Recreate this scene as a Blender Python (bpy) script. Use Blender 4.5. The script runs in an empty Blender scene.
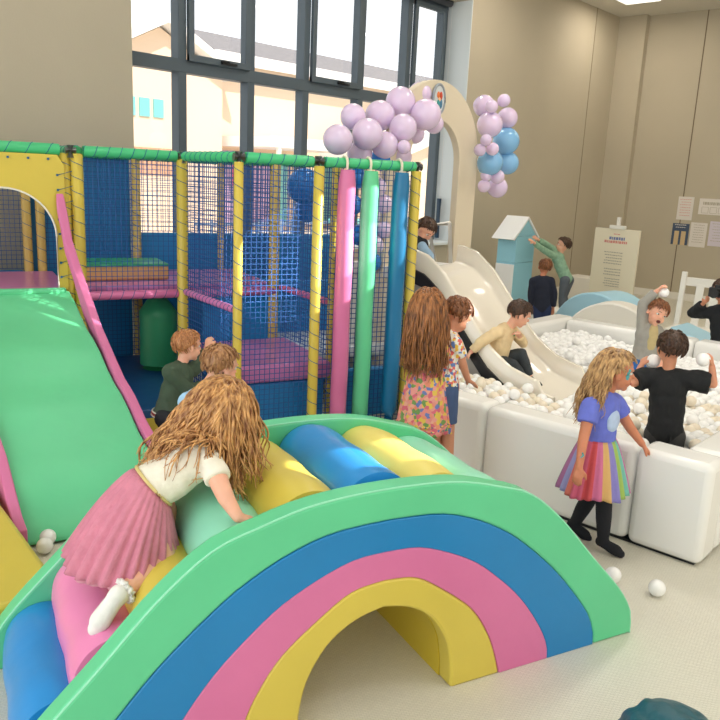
import bpy, bmesh, math, random
from mathutils import Vector, Matrix, noise
V=Vector
sc=bpy.context.scene
COL=sc.collection
rnd=random.Random(7)
# ------------------------------------------------------------------ camera
F_PX=777.0; PITCH=.2291; ROLL=.0464; YAW=.734; CAMH=1.85
Fh=V((math.cos(YAW),math.sin(YAW),0)); R0=V((math.sin(YAW),-math.cos(YAW),0)); UZ=V((0,0,1))
Fw=Fh*math.cos(PITCH)-UZ*math.sin(PITCH); U0=Fh*math.sin(PITCH)+UZ*math.cos(PITCH)
Rw=R0*math.cos(ROLL)+U0*math.sin(ROLL); Uw=U0*math.cos(ROLL)-R0*math.sin(ROLL)
cd=bpy.data.cameras.new('camera'); cam=bpy.data.objects.new('camera',cd); COL.objects.link(cam)
m=Matrix((Rw,Uw,-Fw)).transposed().to_4x4(); m.translation=V((0,0,CAMH)); cam.matrix_world=m
cd.sensor_width=36; cd.lens=F_PX/720*36; cd.clip_start=.05; cd.clip_end=300
sc.camera=cam
ROT=-(1.0859-.734)      # the play frame and the rainbow bridge stand turned by this angle in the room
AX=V((math.cos(ROT),math.sin(ROT),0)); BX=V((-math.sin(ROT),math.cos(ROT),0))
def W(a,b,z=0): return AX*a+BX*b+V((0,0,z))

# ------------------------------------------------------------------ materials
def lin(c):
    def f(u): u/=255.; return u/12.92 if u<=.04045 else ((u+.055)/1.055)**2.4
    return (f(c[0]),f(c[1]),f(c[2]),1)
MATS={}
def mat(name,c,rough=.5,bump=0,bscale=20,var=0,vscale=8,metal=0,sss=0,emit=0,spec=.5,coat=0,trans=0):
    if name in MATS: return MATS[name]
    m=bpy.data.materials.new(name); m.use_nodes=True; MATS[name]=m
    nt=m.node_tree; b=nt.nodes['Principled BSDF']; col=lin(c)
    b.inputs['Base Color'].default_value=col; b.inputs['Roughness'].default_value=rough
    b.inputs['Metallic'].default_value=metal; b.inputs['Specular IOR Level'].default_value=spec
    b.inputs['Coat Weight'].default_value=coat; b.inputs['Coat Roughness'].default_value=.15
    if trans: b.inputs['Transmission Weight'].default_value=trans
    if sss:
        b.inputs['Subsurface Weight'].default_value=sss; b.inputs['Subsurface Radius'].default_value=(.02,.008,.005); b.inputs['Subsurface Scale'].default_value=.5
    if emit: b.inputs['Emission Color'].default_value=col; b.inputs['Emission Strength'].default_value=emit
    tc=nt.nodes.new('ShaderNodeTexCoord')
    if bump:
        n=nt.nodes.new('ShaderNodeTexNoise'); n.inputs['Scale'].default_value=bscale; n.inputs['Detail'].default_value=3
        bp=nt.nodes.new('ShaderNodeBump'); bp.inputs['Strength'].default_value=bump; bp.inputs['Distance'].default_value=.02
        nt.links.new(tc.outputs['Object'],n.inputs['Vector']); nt.links.new(n.outputs['Fac'],bp.inputs['Height']); nt.links.new(bp.outputs['Normal'],b.inputs['Normal'])
    if var:
        n=nt.nodes.new('ShaderNodeTexNoise'); n.inputs['Scale'].default_value=vscale; n.inputs['Detail'].default_value=4
        r=nt.nodes.new('ShaderNodeValToRGB'); r.color_ramp.elements[0].position=.3; r.color_ramp.elements[1].position=.7
        r.color_ramp.elements[0].color=tuple(x*(1-var) for x in col[:3])+(1,); r.color_ramp.elements[1].color=tuple(min(1,x*(1+var)) for x in col[:3])+(1,)
        nt.links.new(tc.outputs['Object'],n.inputs['Vector']); nt.links.new(n.outputs['Fac'],r.inputs['Fac']); nt.links.new(r.outputs['Color'],b.inputs['Base Color'])
    return m
def vinyl(name,c,rough=.38): return mat(name,c,rough,bump=.22,bscale=5,var=.04,vscale=3)
GREEN=vinyl('vinyl_green',(98,205,148)); BLUE=vinyl('vinyl_blue',(22,128,190)); PINK=vinyl('vinyl_pink',(216,116,164)); YEL=vinyl('vinyl_yellow',(214,194,80))
YELD=vinyl('vinyl_yellow_frame',(214,190,74)); PALEGREEN=vinyl('vinyl_mint',(150,228,196),.3); TEAL=vinyl('vinyl_teal',(52,160,112)); PEACH=vinyl('vinyl_sand',(218,172,104))
MAUVE=mat('vinyl_mauve',(210,124,182),.3,bump=.15,bscale=5,coat=.15); DBLUE=vinyl('vinyl_navy',(24,84,142)); BPINK=vinyl('vinyl_bubble_pink',(240,140,190),.3); SKYB=vinyl('vinyl_bright_blue',(36,142,214),.32)
NET=mat('net_cord',(40,88,156),.8); LACE=mat('lacing_cord',(30,96,140),.7)
WHITEG=mat('glossy_white_vinyl',(242,241,236),.22,bump=.05,bscale=3); SLIDEW=mat('slide_white_plastic',(240,232,216),.14,coat=.4)
BLACKM=mat('black_rubber',(26,28,32),.45); METAL=mat('galvanised_steel',(150,150,150),.35,metal=.9); GREYM=mat('window_frame_grey',(84,96,104),.5)
CREAM=mat('cream_strap',(236,226,204),.7); WHITE=mat('matt_white',(240,240,238),.5); WPAINT=mat('white_painted_wood',(236,232,222),.45)

# ------------------------------------------------------------------ helpers
def link(name,me,mats,parent=None):
    o=bpy.data.objects.new(name,me); COL.objects.link(o)
    if not isinstance(mats,(list,tuple)): mats=[mats]
    for x in mats:
        if x is not None: me.materials.append(x)
    if parent is not None: o.parent=parent
    return o
def tag(o,label=None,cat=None,group=None,kind=None):
    if label: o['label']=label
    if cat: o['category']=cat
    if group: o['group']=group
    if kind: o['kind']=kind
    return o
def root(name,loc,label,cat,rz=0,group=None):
    o=bpy.data.objects.new(name,None); COL.objects.link(o); o.location=loc; o.rotation_euler=(0,0,rz); o.empty_display_size=.1
    return tag(o,label,cat,group)
def fin(bm,name,mats,parent=None,smooth=True,bevel=0,seg=2,angle=40):
    bmesh.ops.recalc_face_normals(bm,faces=bm.faces[:])
    me=bpy.data.meshes.new(name); bm.to_mesh(me); bm.free()
    if smooth:
        for p in me.polygons: p.use_smooth=True
    o=link(name,me,mats,parent)
    if bevel:
        md=o.modifiers.new('bevel','BEVEL'); md.width=bevel; md.segments=seg; md.limit_method='ANGLE'; md.angle_limit=math.radians(30)
        md.harden_normals=False
    if smooth and not bevel:
        me.set_sharp_from_angle(angle=math.radians(angle))
    elif bevel:
        me.set_sharp_from_angle(angle=math.radians(75))
    return o
def box(bm,c,s,rot=None,mi=0):
    r=bmesh.ops.create_cube(bm,size=1); vs=r['verts']
    M=Matrix.Diagonal((s[0],s[1],s[2],1))
    if rot is not None: M=rot.to_4x4()@M
    M=Matrix.Translation(c)@M
    bmesh.ops.transform(bm,matrix=M,verts=vs)
    if mi:
        for f in {f for v in vs for f in v.link_faces}: f.material_index=mi
    return vs
def frame(d):
    d=V(d).normalized(); a=V((0,0,1)) if abs(d.z)<.9 else V((1,0,0))
    x=d.cross(a).normalized(); y=x.cross(d).normalized()
    return x,y,d
def tube(bm,pts,rad,seg=8,closed=False,cap=True,mi=0):
    pts=[V(p) for p in pts]; n=len(pts); rings=[]
    if not isinstance(rad,(list,tuple)): rad=[rad]*n
    x=None
    for i,p in enumerate(pts):
        if closed: d=pts[(i+1)%n]-pts[i-1]
        else: d=pts[min(i+1,n-1)]-pts[max(i-1,0)]
        if d.length<1e-9: d=V((0,0,1))
        d.normalize()
        if x is None: x,y,_=frame(d)
        else:
            x=(x-d*x.dot(d)); 
            if x.length<1e-6: x,y,_=frame(d)
            x.normalize(); y=d.cross(x)
        rings.append([bm.verts.new(p+(x*math.cos(2*math.pi*k/seg)+y*math.sin(2*math.pi*k/seg))*rad[i]) for k in range(seg)])
    for i in range(n if closed else n-1):
        a,b=rings[i],rings[(i+1)%n]
        for k in range(seg):
            f=bm.faces.new((a[k],a[(k+1)%seg],b[(k+1)%seg],b[k])); f.material_index=mi
    if cap and not closed:
        for r_ in (rings[0],rings[-1]):
            try: f=bm.faces.new(r_); f.material_index=mi
            except ValueError: pass
def caps(bm,p0,r0,p1,r1,seg=14,flat0=False,flat1=False):
    "tapered capsule: closed revolve"
    p0=V(p0);p1=V(p1); d=p1-p0; L=d.length
    if L<1e-6: d=V((0,0,1)); L=1e-4
    x,y,d=frame(d); prof=[]
    N=4
    if flat0: prof+=[(0,1e-4),(0,r0)]
    else: prof+=[(-r0*math.cos(t*math.pi/2/N),max(1e-4,r0*math.sin(t*math.pi/2/N))) for t in range(N+1)]
    if flat1: prof+=[(L,r1),(L,1e-4)]
    else: prof+=[(L+r1*math.sin(t*math.pi/2/N),max(1e-4,r1*math.cos(t*math.pi/2/N))) for t in range(N+1)]
    rings=[[bm.verts.new(p0+d*h+(x*math.cos(2*math.pi*k/seg)+y*math.sin(2*math.pi*k/seg))*r) for k in range(seg)] for h,r in prof]
    for a,b in zip(rings,rings[1:]):
        for k in range(seg): bm.faces.new((a[k],a[(k+1)%seg],b[(k+1)%seg],b[k]))
    bm.faces.new(rings[0][::-1]); bm.faces.new(rings[-1])
def ell(bm,c,x,y,z,sub=3):
    "ellipsoid with half-axis vectors"
    M=Matrix((V(x),V(y),V(z))).transposed().to_4x4(); M.translation=V(c)
    return bmesh.ops.create_icosphere(bm,subdivisions=sub,radius=1,matrix=M)['verts']
def catmull(P,n):
    out=[]
    P=[V(p) for p in P]
    for i in range(len(P)-1):
        p0=P[max(i-1,0)];p1=P[i];p2=P[i+1];p3=P[min(i+2,len(P)-1)]
        for k in range(n):
            t=k/n; out.append(.5*((2*p1)+(p2-p0)*t+(2*p0-5*p1+4*p2-p3)*t*t+(-p0+3*p1-3*p2+p3)*t**3))
    out.append(P[-1]); return out
def resample(P,n):
    L=[0]
    for a,b in zip(P,P[1:]): L.append(L[-1]+(b-a).length)
    out=[];j=0
    for i in range(n):
        s=L[-1]*i/(n-1)
        while j<len(L)-2 and L[j+1]<s: j+=1
        t=(s-L[j])/max(1e-9,L[j+1]-L[j]); out.append(P[j].lerp(P[j+1],min(1,max(0,t))))
    return out
def prism(bm,poly,axis_vec,mi=0):
    "closed polygon (list of 3D points) extruded by a vector"
    a=[bm.verts.new(p) for p in poly]; b=[bm.verts.new(V(p)+V(axis_vec)) for p in poly]; n=len(a)
    fs=[bm.faces.new(a),bm.faces.new(b[::-1])]
    for i in range(n): fs.append(bm.faces.new((a[i],a[(i+1)%n],b[(i+1)%n],b[i])))
    for f in fs: f.material_index=mi

# ------------------------------------------------------------------ room
def struct(name,bm,m,parent=None,**k):
    o=fin(bm,name,m,parent,smooth=False,**k); 
    if parent is None: o['kind']='structure'
    return o
def wallmat(name,c,var=.03):
    m=mat(name,c,.85,bump=.05,bscale=60,var=var,vscale=1.2); return m
fm=bpy.data.materials.new('foam_floor'); fm.use_nodes=True
nt=fm.node_tree; b=nt.nodes['Principled BSDF']; b.inputs['Roughness'].default_value=.55
tc=nt.nodes.new('ShaderNodeTexCoord'); mp=nt.nodes.new('ShaderNodeMapping'); nt.links.new(tc.outputs['Object'],mp.inputs['Vector'])
mp.inputs['Rotation'].default_value=(0,0,.6)
br=nt.nodes.new('ShaderNodeTexBrick'); br.inputs['Scale'].default_value=28; br.inputs['Mortar Size'].default_value=.035; br.inputs['Mortar Smooth'].default_value=1
br.inputs['Color1'].default_value=(1,1,1,1); br.inputs['Color2'].default_value=(.8,.8,.8,1); br.inputs['Mortar'].default_value=(0,0,0,1)
nt.links.new(mp.outputs['Vector'],br.inputs['Vector'])
bp=nt.nodes.new('ShaderNodeBump'); bp.inputs['Strength'].default_value=.55; bp.inputs['Distance'].default_value=.01
nt.links.new(br.outputs['Color'],bp.inputs['Height']); nt.links.new(bp.outputs['Normal'],b.inputs['Normal'])
mx=nt.nodes.new('ShaderNodeMixRGB'); mx.inputs['Color1'].default_value=lin((204,200,184)); mx.inputs['Color2'].default_value=lin((232,228,212))
nt.links.new(br.outputs['Color'],mx.inputs['Fac']); nt.links.new(mx.outputs['Color'],b.inputs['Base Color'])
CEIL=4.85; WY=6.75; WGY=7.2; RX=14.1; LX=-3.0; BY=-3.0
bm=bmesh.new(); box(bm,((RX+LX)/2,(WGY+BY)/2,-.1),(RX-LX+.6,WGY-BY+.6,.2)); struct('floor',bm,fm)
bm=bmesh.new(); box(bm,((RX+LX)/2,(WGY+BY)/2,CEIL+.1),(RX-LX+.6,WGY-BY+.8,.2)); struct('ceiling',bm,wallmat('ceiling_paint',(214,210,200)))
WALLM=wallmat('wall_paint',(188,178,156))
bm=bmesh.new(); box(bm,(RX+.1,(WGY+BY)/2,CEIL/2),(.2,WGY-BY+.6,CEIL)); struct('wall_right',bm,WALLM)
bm=bmesh.new(); box(bm,((RX+LX)/2,BY-.1,CEIL/2),(RX-LX,.2,CEIL)); struct('wall_front',bm,WALLM)
WX0,WX1,SILL,WTOP=4.15,9.43,.98,4.3
T=.55
bm=bmesh.new()
box(bm,((LX+WX0)/2,WY+T/2,CEIL/2),(WX0-LX,T,CEIL)); box(bm,((WX1+RX)/2,WY+T/2,CEIL/2),(RX-WX1,T,CEIL))
box(bm,((WX0+WX1)/2,WY+T/2,SILL/2),(WX1-WX0,T,SILL)); box(bm,((WX0+WX1)/2,WY+T/2,(WTOP+CEIL)/2),(WX1-WX0,T,CEIL-WTOP))
struct('wall_back',bm,WALLM)
# pale reveal lining and sill board
bm=bmesh.new(); box(bm,(WX1-.008,WY+.22,(SILL+WTOP)/2),(.016,.5,WTOP-SILL)); struct('trim_1',bm,mat('reveal_white',(226,232,232),.6))
bm=bmesh.new(); box(bm,((WX0+WX1)/2,WY+.2,SILL+.015),(WX1-WX0,.5,.03)); struct('trim_2',bm,mat('reveal_white',(226,232,232),.6))
bm=bmesh.new(); box(bm,(13.08,WY-.003,CEIL/2),(.012,.008,CEIL)); struct('trim_3',bm,mat('seam',(150,138,116),.8))
bm=bmesh.new(); box(bm,(RX-.003,5.26,CEIL/2),(.008,.014,CEIL)); struct('trim_4',bm,mat('seam2',(120,104,84),.8))
bm=bmesh.new(); box(bm,(RX-.07,6.5,CEIL/2),(.14,.5,CEIL)); struct('trim_5',bm,WALLM)
bm=bmesh.new(); box(bm,((WX1+RX)/2,WY-.01,.06),(RX-WX1,.02,.12)); struct('baseboard_back',bm,WPAINT)
bm=bmesh.new(); box(bm,(RX-.01,2.0,.06),(.02,9.4,.12)); struct('baseboard_right',bm,WPAINT)
# window
win=bpy.data.objects.new('window_1',None); COL.objects.link(win); win['kind']='structure'; win.location=(0,WGY,0)
bm=bmesh.new(); fw=.085
muls=[WX0+.04,4.97,5.88,6.72,7.68,8.60,WX1-.045]
TZ=2.9
for x in muls: box(bm,(x,0,(SILL+WTOP)/2+.015),(.1,.14,WTOP-SILL-.03))
for z,h in ((SILL+.08,.1),(TZ,.13),(WTOP-.05,.1)): box(bm,((WX0+WX1)/2,-.003,z),(WX1-WX0,.146,h))
fin(bm,'window_frame',GREYM,win,smooth=False,bevel=.006,seg=1)
glass=bpy.data.materials.new('window_glass'); glass.use_nodes=True; nt=glass.node_tree; nt.nodes.clear()
o_=nt.nodes.new('ShaderNodeOutputMaterial'); tr=nt.nodes.new('ShaderNodeBsdfTransparent'); gl=nt.nodes.new('ShaderNodeBsdfGlossy'); gl.inputs['Roughness'].default_value=.02
mxs=nt.nodes.new('ShaderNodeMixShader'); mxs.inputs[0].default_value=.05
nt.links.new(tr.outputs[0],mxs.inputs[1]); nt.links.new(gl.outputs[0],mxs.inputs[2]); nt.links.new(mxs.outputs[0],o_.inputs[0])
for a,b_ in zip(muls,muls[1:]):
    for z0,z1 in ((SILL+.1,TZ),(TZ,WTOP-.05)):
        bm=bmesh.new(); box(bm,((a+b_)/2,.02,(z0+z1)/2),(b_-a,.006,z1-z0)); fin(bm,'window_pane',glass,win,smooth=False)
for i in (1,3,5):   # opening casements in the upper row
    a,b_=muls[i],muls[i+1]; bm=bmesh.new(); w=.07
    z0,z1=TZ+.05,WTOP-.09
    for x in (a+.05+w/2,b_-.05-w/2): box(bm,(x,-.09,(z0+z1)/2),(w,.05,z1-z0))
    for z in (z0+w/2,z1-w/2): box(bm,((a+b_)/2,-.091,z),(b_-a-.1,.05,w))
    c=fin(bm,'window_casement',GREYM,win,smooth=False,bevel=.006,seg=1)
    bm=bmesh.new(); box(bm,((a+b_)/2+.1,-.13,z0+.03),(.2,.03,.025)); box(bm,((a+b_)/2+.03,-.15,z0+.045),(.1,.03,.02))
    fin(bm,'window_handle',BLACKM,c,smooth=False,bevel=.004)
# roller blind cassette above the window
bl=root('roller_blind',(0,WY+.3,0),'dark grey rolled-up blind above the tall window','blind')
bm=bmesh.new(); tube(bm,[(WX0+.05,0,WTOP-.02),(WX1-.08,0,WTOP-.02)],.055,12); fin(bm,'blind_roll',mat('blind_grey',(84,86,90),.6),bl)
bm=bmesh.new(); tube(bm,[(WX1-.07,-.03,WTOP-.02),(WX1-.07,-.03,1.4)],.004,5); fin(bm,'chain',WHITE,bl)
bm=bmesh.new(); tube(bm,[(WX1-.08,-.03,1.05),(WX1-.08,-.03,1.62)],.035,8); fin(bm,'tensioner',mat('dark_blue_plastic',(44,70,92),.4),bl)
# ceiling lights
LM=mat('light_diffuser',(255,250,240),.5,emit=3.0)
k=0
for (x,y) in ((12.69,5.9),(9.6,5.6),(9.6,2.4),(12.7,2.4),(6.2,2.4),(3.0,2.4),(6.2,5.4),(3.0,5.4),(3.0,-.6),(6.2,-.6)):
    l=root('ceiling_light',(x,y,CEIL),('square white recessed ceiling light at the top edge by the far corner' if k==0 else 'square white ceiling light outside the picture'),'light',group=None if k==0 else 'ceiling lights beyond the frame')
    bm=bmesh.new(); box(bm,(0,0,-.01),(.62,.62,.02)); fin(bm,'light_frame',WHITE,l,smooth=False)
    bm=bmesh.new(); box(bm,(0,0,-.024),(.56,.56,.01)); fin(bm,'diffuser',LM,l,smooth=False)
    ld=bpy.data.lights.new('lamp','AREA'); ld.size=.56; ld.energy=(18 if (x<4 and y>5) else 42) if x<9 else 40; ld.energy*=(1.5 if (x==6.2 and y==2.4) else 1); ld.color=(1,.975,.93) if x<9 else (1,.9,.77); lo=bpy.data.objects.new('lamp_light',ld); COL.objects.link(lo); lo.location=(x,y,CEIL-.04)
    k+=1
# broad fill lamps added along the two unseen sides to brighten the room
ld=bpy.data.lights.new('side_fill_area','AREA'); ld.shape='RECTANGLE'; ld.size=8; ld.size_y=3.6; ld.energy=200; ld.color=(.96,.98,1)
lo=bpy.data.objects.new('side_fill',ld); COL.objects.link(lo); lo.location=(LX+.1,2,2.4); lo.rotation_euler=(math.radians(90),0,math.radians(-90))
ld=bpy.data.lights.new('front_fill_area','AREA'); ld.shape='RECTANGLE'; ld.size=10; ld.size_y=3.2; ld.energy=200; ld.color=(1,.98,.95)
lo=bpy.data.objects.new('front_fill',ld); COL.objects.link(lo); lo.location=(4.5,BY+.1,2.6); lo.rotation_euler=(math.radians(90),0,0)
# narrow spot lamps added inside the room for sunlit patches on the play things
def beam(frm,to,rad,e):
    d=V(to)-V(frm); ld=bpy.data.lights.new('sunbeam_spot','SPOT'); ld.spot_size=2*math.atan(rad/d.length); ld.spot_blend=.12; ld.shadow_soft_size=.01; ld.energy=e; ld.color=(1,.97,.9)
    lo=bpy.data.objects.new('sunbeam_spot',ld); COL.objects.link(lo); lo.location=frm; lo.rotation_euler=d.to_track_quat('-Z','Y').to_euler()
beam((9.0,-2.6,4.5),tuple(W(2.24,4.90,1.42)),.30,18200)
beam((9.5,-2.6,4.6),tuple(W(2.42,4.86,1.25)),.24,15400)
beam((7.5,-2.8,4.6),tuple(W(1.52,2.50,.78)),.13,16800); beam((7.4,-2.8,4.6),tuple(W(1.26,2.40,.84)),.10,15400)
beam((10.5,-2.0,4.6),tuple(W(.52,4.15,.23)),.035,15400)
# world
w=bpy.data.worlds.new('world'); sc.world=w; w.use_nodes=True
bg=w.node_tree.nodes['Background']; bg.inputs['Color'].default_value=(.93,.97,1,1); bg.inputs['Strength'].default_value=2.4
sd=bpy.data.lights.new('sun','SUN'); sd.energy=8.5; sd.angle=.01; sd.color=(1,.95,.86); so=bpy.data.objects.new('sun',sd); COL.objects.link(so)
so.rotation_euler=V((.25,.6,-.75)).to_track_quat('-Z','Y').to_euler(); so.location=(0,0,12)

# ------------------------------------------------------------------ outside
PEACHW=mat('peach_render',(238,212,184),.9); ROOFM=mat('grey_tiles',(128,124,126),.9,var=.15,vscale=6); FASC=mat('white_fascia',(238,236,232),.6); PURP=mat('purple_door',(190,160,190),.6); TURQ=mat('turquoise_paint',(120,190,190),.6)
bm=bmesh.new(); box(bm,(22,30,-.3),(60,45,.2)); struct('trim_6',bm,mat('outdoor_paving',(214,206,196),.9,var=.1,vscale=.5)); 
hs=root('gabled_house',(14.3,22,-.2),'peach gabled house end outside, seen through the left panes','building')
bm=bmesh.new(); prism(bm,[(-3,0,0),(2.6,0,0),(2.6,0,5.1),(.2,0,6.3),(-3,0,4.7)],(0,8,0)); fin(bm,'wall',PEACHW,hs,smooth=False)
bm=bmesh.new(); prism(bm,[(-3.5,-.5,4.5),(.2,-.5,6.4),(3.0,-.5,5.05),(3.0,-.5,5.3),(.2,-.5,6.68),(-3.5,-.5,4.8)],(0,9,0)); fin(bm,'roof',FASC,hs,smooth=False)
bm=bmesh.new()
for x in (-.9,-.4,.1): box(bm,(x,-.02,3.9),(.36,.06,.55))
fin(bm,'window',TURQ,hs,smooth=False)
bm=bmesh.new(); box(bm,(-.2,-.03,2.3),(2.2,.08,.8)); fin(bm,'timber_panel',mat('timber_cladding',(196,150,120),.8,var=.2,vscale=9),hs,smooth=False)
bm=bmesh.new(); box(bm,(1.0,-.08,3.1),(.08,.08,5.4)); fin(bm,'drainpipe',mat('pipe_grey',(190,186,182),.6),hs,smooth=False)
lh=root('long_school_building',(17,22.6,-.2),'long peach building with a grey tiled roof outside the window','building')
bm=bmesh.new(); box(bm,(12,3.5,2.85),(24,7,5.7)); fin(bm,'wall',PEACHW,lh,smooth=False)
bm=bmesh.new(); prism(bm,[(-.4,-.6,5.9),(-.4,-.55,6.0),(-.4,3.2,7.2),(-.4,7.4,6.0),(-.4,7.4,5.9)],(25,0,0)); fin(bm,'roof',ROOFM,lh,smooth=False)
bm=bmesh.new(); box(bm,(12.1,-.62,5.78),(25,.1,.36)); fin(bm,'fascia_board',FASC,lh,smooth=False)
bm=bmesh.new(); box(bm,(2.15,-1.5,3.1),(4.0,2.6,.34)); fin(bm,'canopy',FASC,lh,smooth=False)
for x,mm,wd in ((.6,PURP,1.5),(2.3,PURP,1.1),(3.2,TURQ,.35),(6.2,TURQ,1.6),(8.4,FASC,1.2),(10.5,TURQ,1.6)):
    bm=bmesh.new(); box(bm,(x,-.03,1.5),(wd,.1,2.6)); fin(bm,'door',mm,lh,smooth=False)
bm=bmesh.new()
for x in (.6,4.0): box(bm,(x,-2.7,1.45),(.12,.12,3)); 
fin(bm,'canopy_post',FASC,lh,smooth=False)
wg=root('side_wing',(22,18.5,-.2),'peach wing with a white sloping eave outside the right-hand panes','building')
bm=bmesh.new(); prism(bm,[(0,0,0),(7,0,0),(7,0,5.2),(0,0,2.9)],(0,3,0)); fin(bm,'wall',PEACHW,wg,smooth=False)
bm=bmesh.new(); prism(bm,[(-.6,-.4,2.7),(7.2,-.4,5.25),(7.2,-.4,5.65),(-.6,-.4,3.1)],(0,3.8,0)); fin(bm,'roof',FASC,wg,smooth=False)
tm=mat('bark',(168,150,140),.9)
for i,(x,y,h) in enumerate(((20.5,36,10.6),(14.5,36,11.2))):
    bm=bmesh.new(); r2=random.Random(i)
    def branch(p,d,L,r,dep):
        q=p+d*L; tube(bm,[p,p.lerp(q,.5)+V((r2.uniform(-.05,.05),0,0))*L,q],[r,r*.85,r*.65],5,cap=False)
        if dep:
            for _ in range(3):
                nd=(d+V((r2.uniform(-.8,.8),r2.uniform(-.5,.5),r2.uniform(-.2,.5)))).normalized(); branch(p.lerp(q,r2.uniform(.5,1)),nd,L*.62,r*.5,dep-1)
    branch(V((0,0,0)),V((0,0,1)),h*.45,.14,5)
    o=fin(bm,'bare_tree',tm); o.location=(x,y,-.2); tag(o,['bare winter tree behind the long grey roof','bare winter tree behind the gabled house'][i],'tree')
o=bmesh.new(); box(o,(0,0,.45),(.5,.4,.9)); box(o,(0,0,1.05),(.6,.5,.12)); o=fin(o,'play_hut',TURQ,smooth=False,bevel=.03); o.location=(13.6,13,-.2); tag(o,'turquoise play hut in the yard outside','play hut')
o=bmesh.new(); box(o,(0,0,1.15),(.05,.05,2.3)); box(o,(0,0,2.0),(.3,.06,.5)); o=fin(o,'banner_post',mat('red_banner',(222,60,100),.6),smooth=False); o.location=(12.0,15,-.2); tag(o,'small red banner on a post in the yard outside','banner')
o=bmesh.new()
for k in range(26): box(o,(k*.35,0,.5),(.05,.04,1.0))
for z in (.3,.9): box(o,(4.4,0,z),(9,.05,.06))
o=fin(o,'railing',mat('grey_blue_rail',(120,136,160),.6),smooth=False); o.location=(10.5,14.5,-.2); tag(o,'grey blue metal railing across the yard outside','railing')
# ------------------------------------------------------------------ rainbow bridge (local frame: x along, y depth)
CX=1.24
half={'outer':[(0,.85),(.16,.845),(.31,.828),(.457,.79),(.61,.738),(.775,.61),(.96,.417),(1.12,.255),(1.185,.175),(1.228,.1),(1.24,0)],
 'gb':[(0,.733),(.2,.722),(.35,.68),(.475,.62),(.585,.548),(.77,.389),(.932,.208),(.99,.122),(1.016,.055),(1.023,0)],
 'bp':[(0,.618),(.15,.605),(.355,.518),(.497,.412),(.615,.298),(.721,.155),(.768,.06),(.777,0)],
 'py':[(0,.512),(.12,.497),(.22,.44),(.374,.32),(.46,.2),(.505,.1),(.536,0)],
 'in':[(0,.408),(.11,.38),(.208,.314),(.278,.203),(.305,.09),(.31,0)],
 'core':[(0,.62),(.31,.6),(.6,.49),(.775,.37),(.96,.2),(1.08,.08),(1.1,0)]}
def prof(k,n=49,g=0):
    h=[V((x,0,z)) for x,z in half[k]]; right=catmull(h,6)
    if k=='in' and False: pass
    left=[V((-p.x,0,p.z)) for p in right[::-1]]
    full=left[:-1]+right
    return [V((CX+p.x,0,p.z)) for p in resample(full,n)]
def band(bm,ko,ki,y0,y1,n=49):
    O=prof(ko,n); I=prof(ki,n); g=[]
    for P in (O,I):
        g.append([[bm.verts.new((p.x,y,p.z)) for p in P] for y in (y0,y1)])
    (o0,o1),(i0,i1)=g
    for i in range(n-1):
        bm.faces.new((o0[i],o0[i+1],i0[i+1],i0[i])); bm.faces.new((o1[i+1],o1[i],i1[i],i1[i+1]))
        bm.faces.new((o0[i+1],o0[i],o1[i],o1[i+1])); bm.faces.new((i0[i],i0[i+1],i1[i+1],i1[i]))
    for i in (0,n-1): bm.faces.new((o0[i],i0[i],i1[i],o1[i]))
bridge=root('rainbow_bridge',(0,0,0),'padded rainbow arch climbing bridge with rollers between green side panels','soft play bridge',ROT)
BG=vinyl('bridge_green',(96,206,150),.33)
for nm,y0,y1 in (('front_panel',2.09,2.175),('back_panel',2.86,2.945)):
    bm=bmesh.new(); band(bm,'outer','gb',y0,y1)
    p=fin(bm,nm,BG,bridge,bevel=.012,seg=3); p['label']='green padded outer arch band'
    for a,b_,mm,lb in (('gb','bp',BLUE,'blue'),('bp','py',PINK,'pink'),('py','in',YEL,'yellow')):
        bm=bmesh.new(); band(bm,a,b_,y0,y1); q=fin(bm,'rainbow_band',mm,p,bevel=.004 if lb!='yellow' else .01,seg=2); q['label']=lb+' rainbow band'
    # piped seam along the top edge
    bm=bmesh.new(); O=prof('outer',60); tube(bm,[(q.x+(q.x-CX)*-.004,y0+.004,q.z-.002) for q in O],.0035,6); s=fin(bm,'piping',mat('seam_mint',(150,228,190),.4),p)
bm=bmesh.new(); band(bm,'core','in',2.175,2.86); fin(bm,'tunnel_core',vinyl('tunnel_yellow',(208,184,52)),bridge)
cent=[(-1.035,.115,SKYB,'bright blue'),(-.86,.285,BPINK,'bubblegum pink'),(-.665,.45,YEL,'yellow'),(-.455,.585,PALEGREEN,'mint green'),(-.225,.672,YEL,'yellow'),(.03,.7,SKYB,'bright blue'),(.285,.668,vinyl('lemon',(236,218,112)),'lemon yellow'),(.515,.59,PALEGREEN,'mint green'),(.715,.46,BPINK,'bubblegum pink'),(.89,.285,YEL,'yellow'),(1.04,.12,SKYB,'bright blue')]
for dx,z,mm,lb in cent:
    bm=bmesh.new(); r=.150
    P=[];R=[]
    for t in range(13):
        y=2.178+.68*t/12; P.append((CX+dx,y,z)); e=min(t,12-t); R.append(r*(.9 if e==0 else .975 if e==1 else 1)+.003*math.sin(t*1.3+dx*9))
    tube(bm,P,R,36); o=fin(bm,'roller',mm,bridge,angle=60); o['label']=lb+' padded roller'

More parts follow.
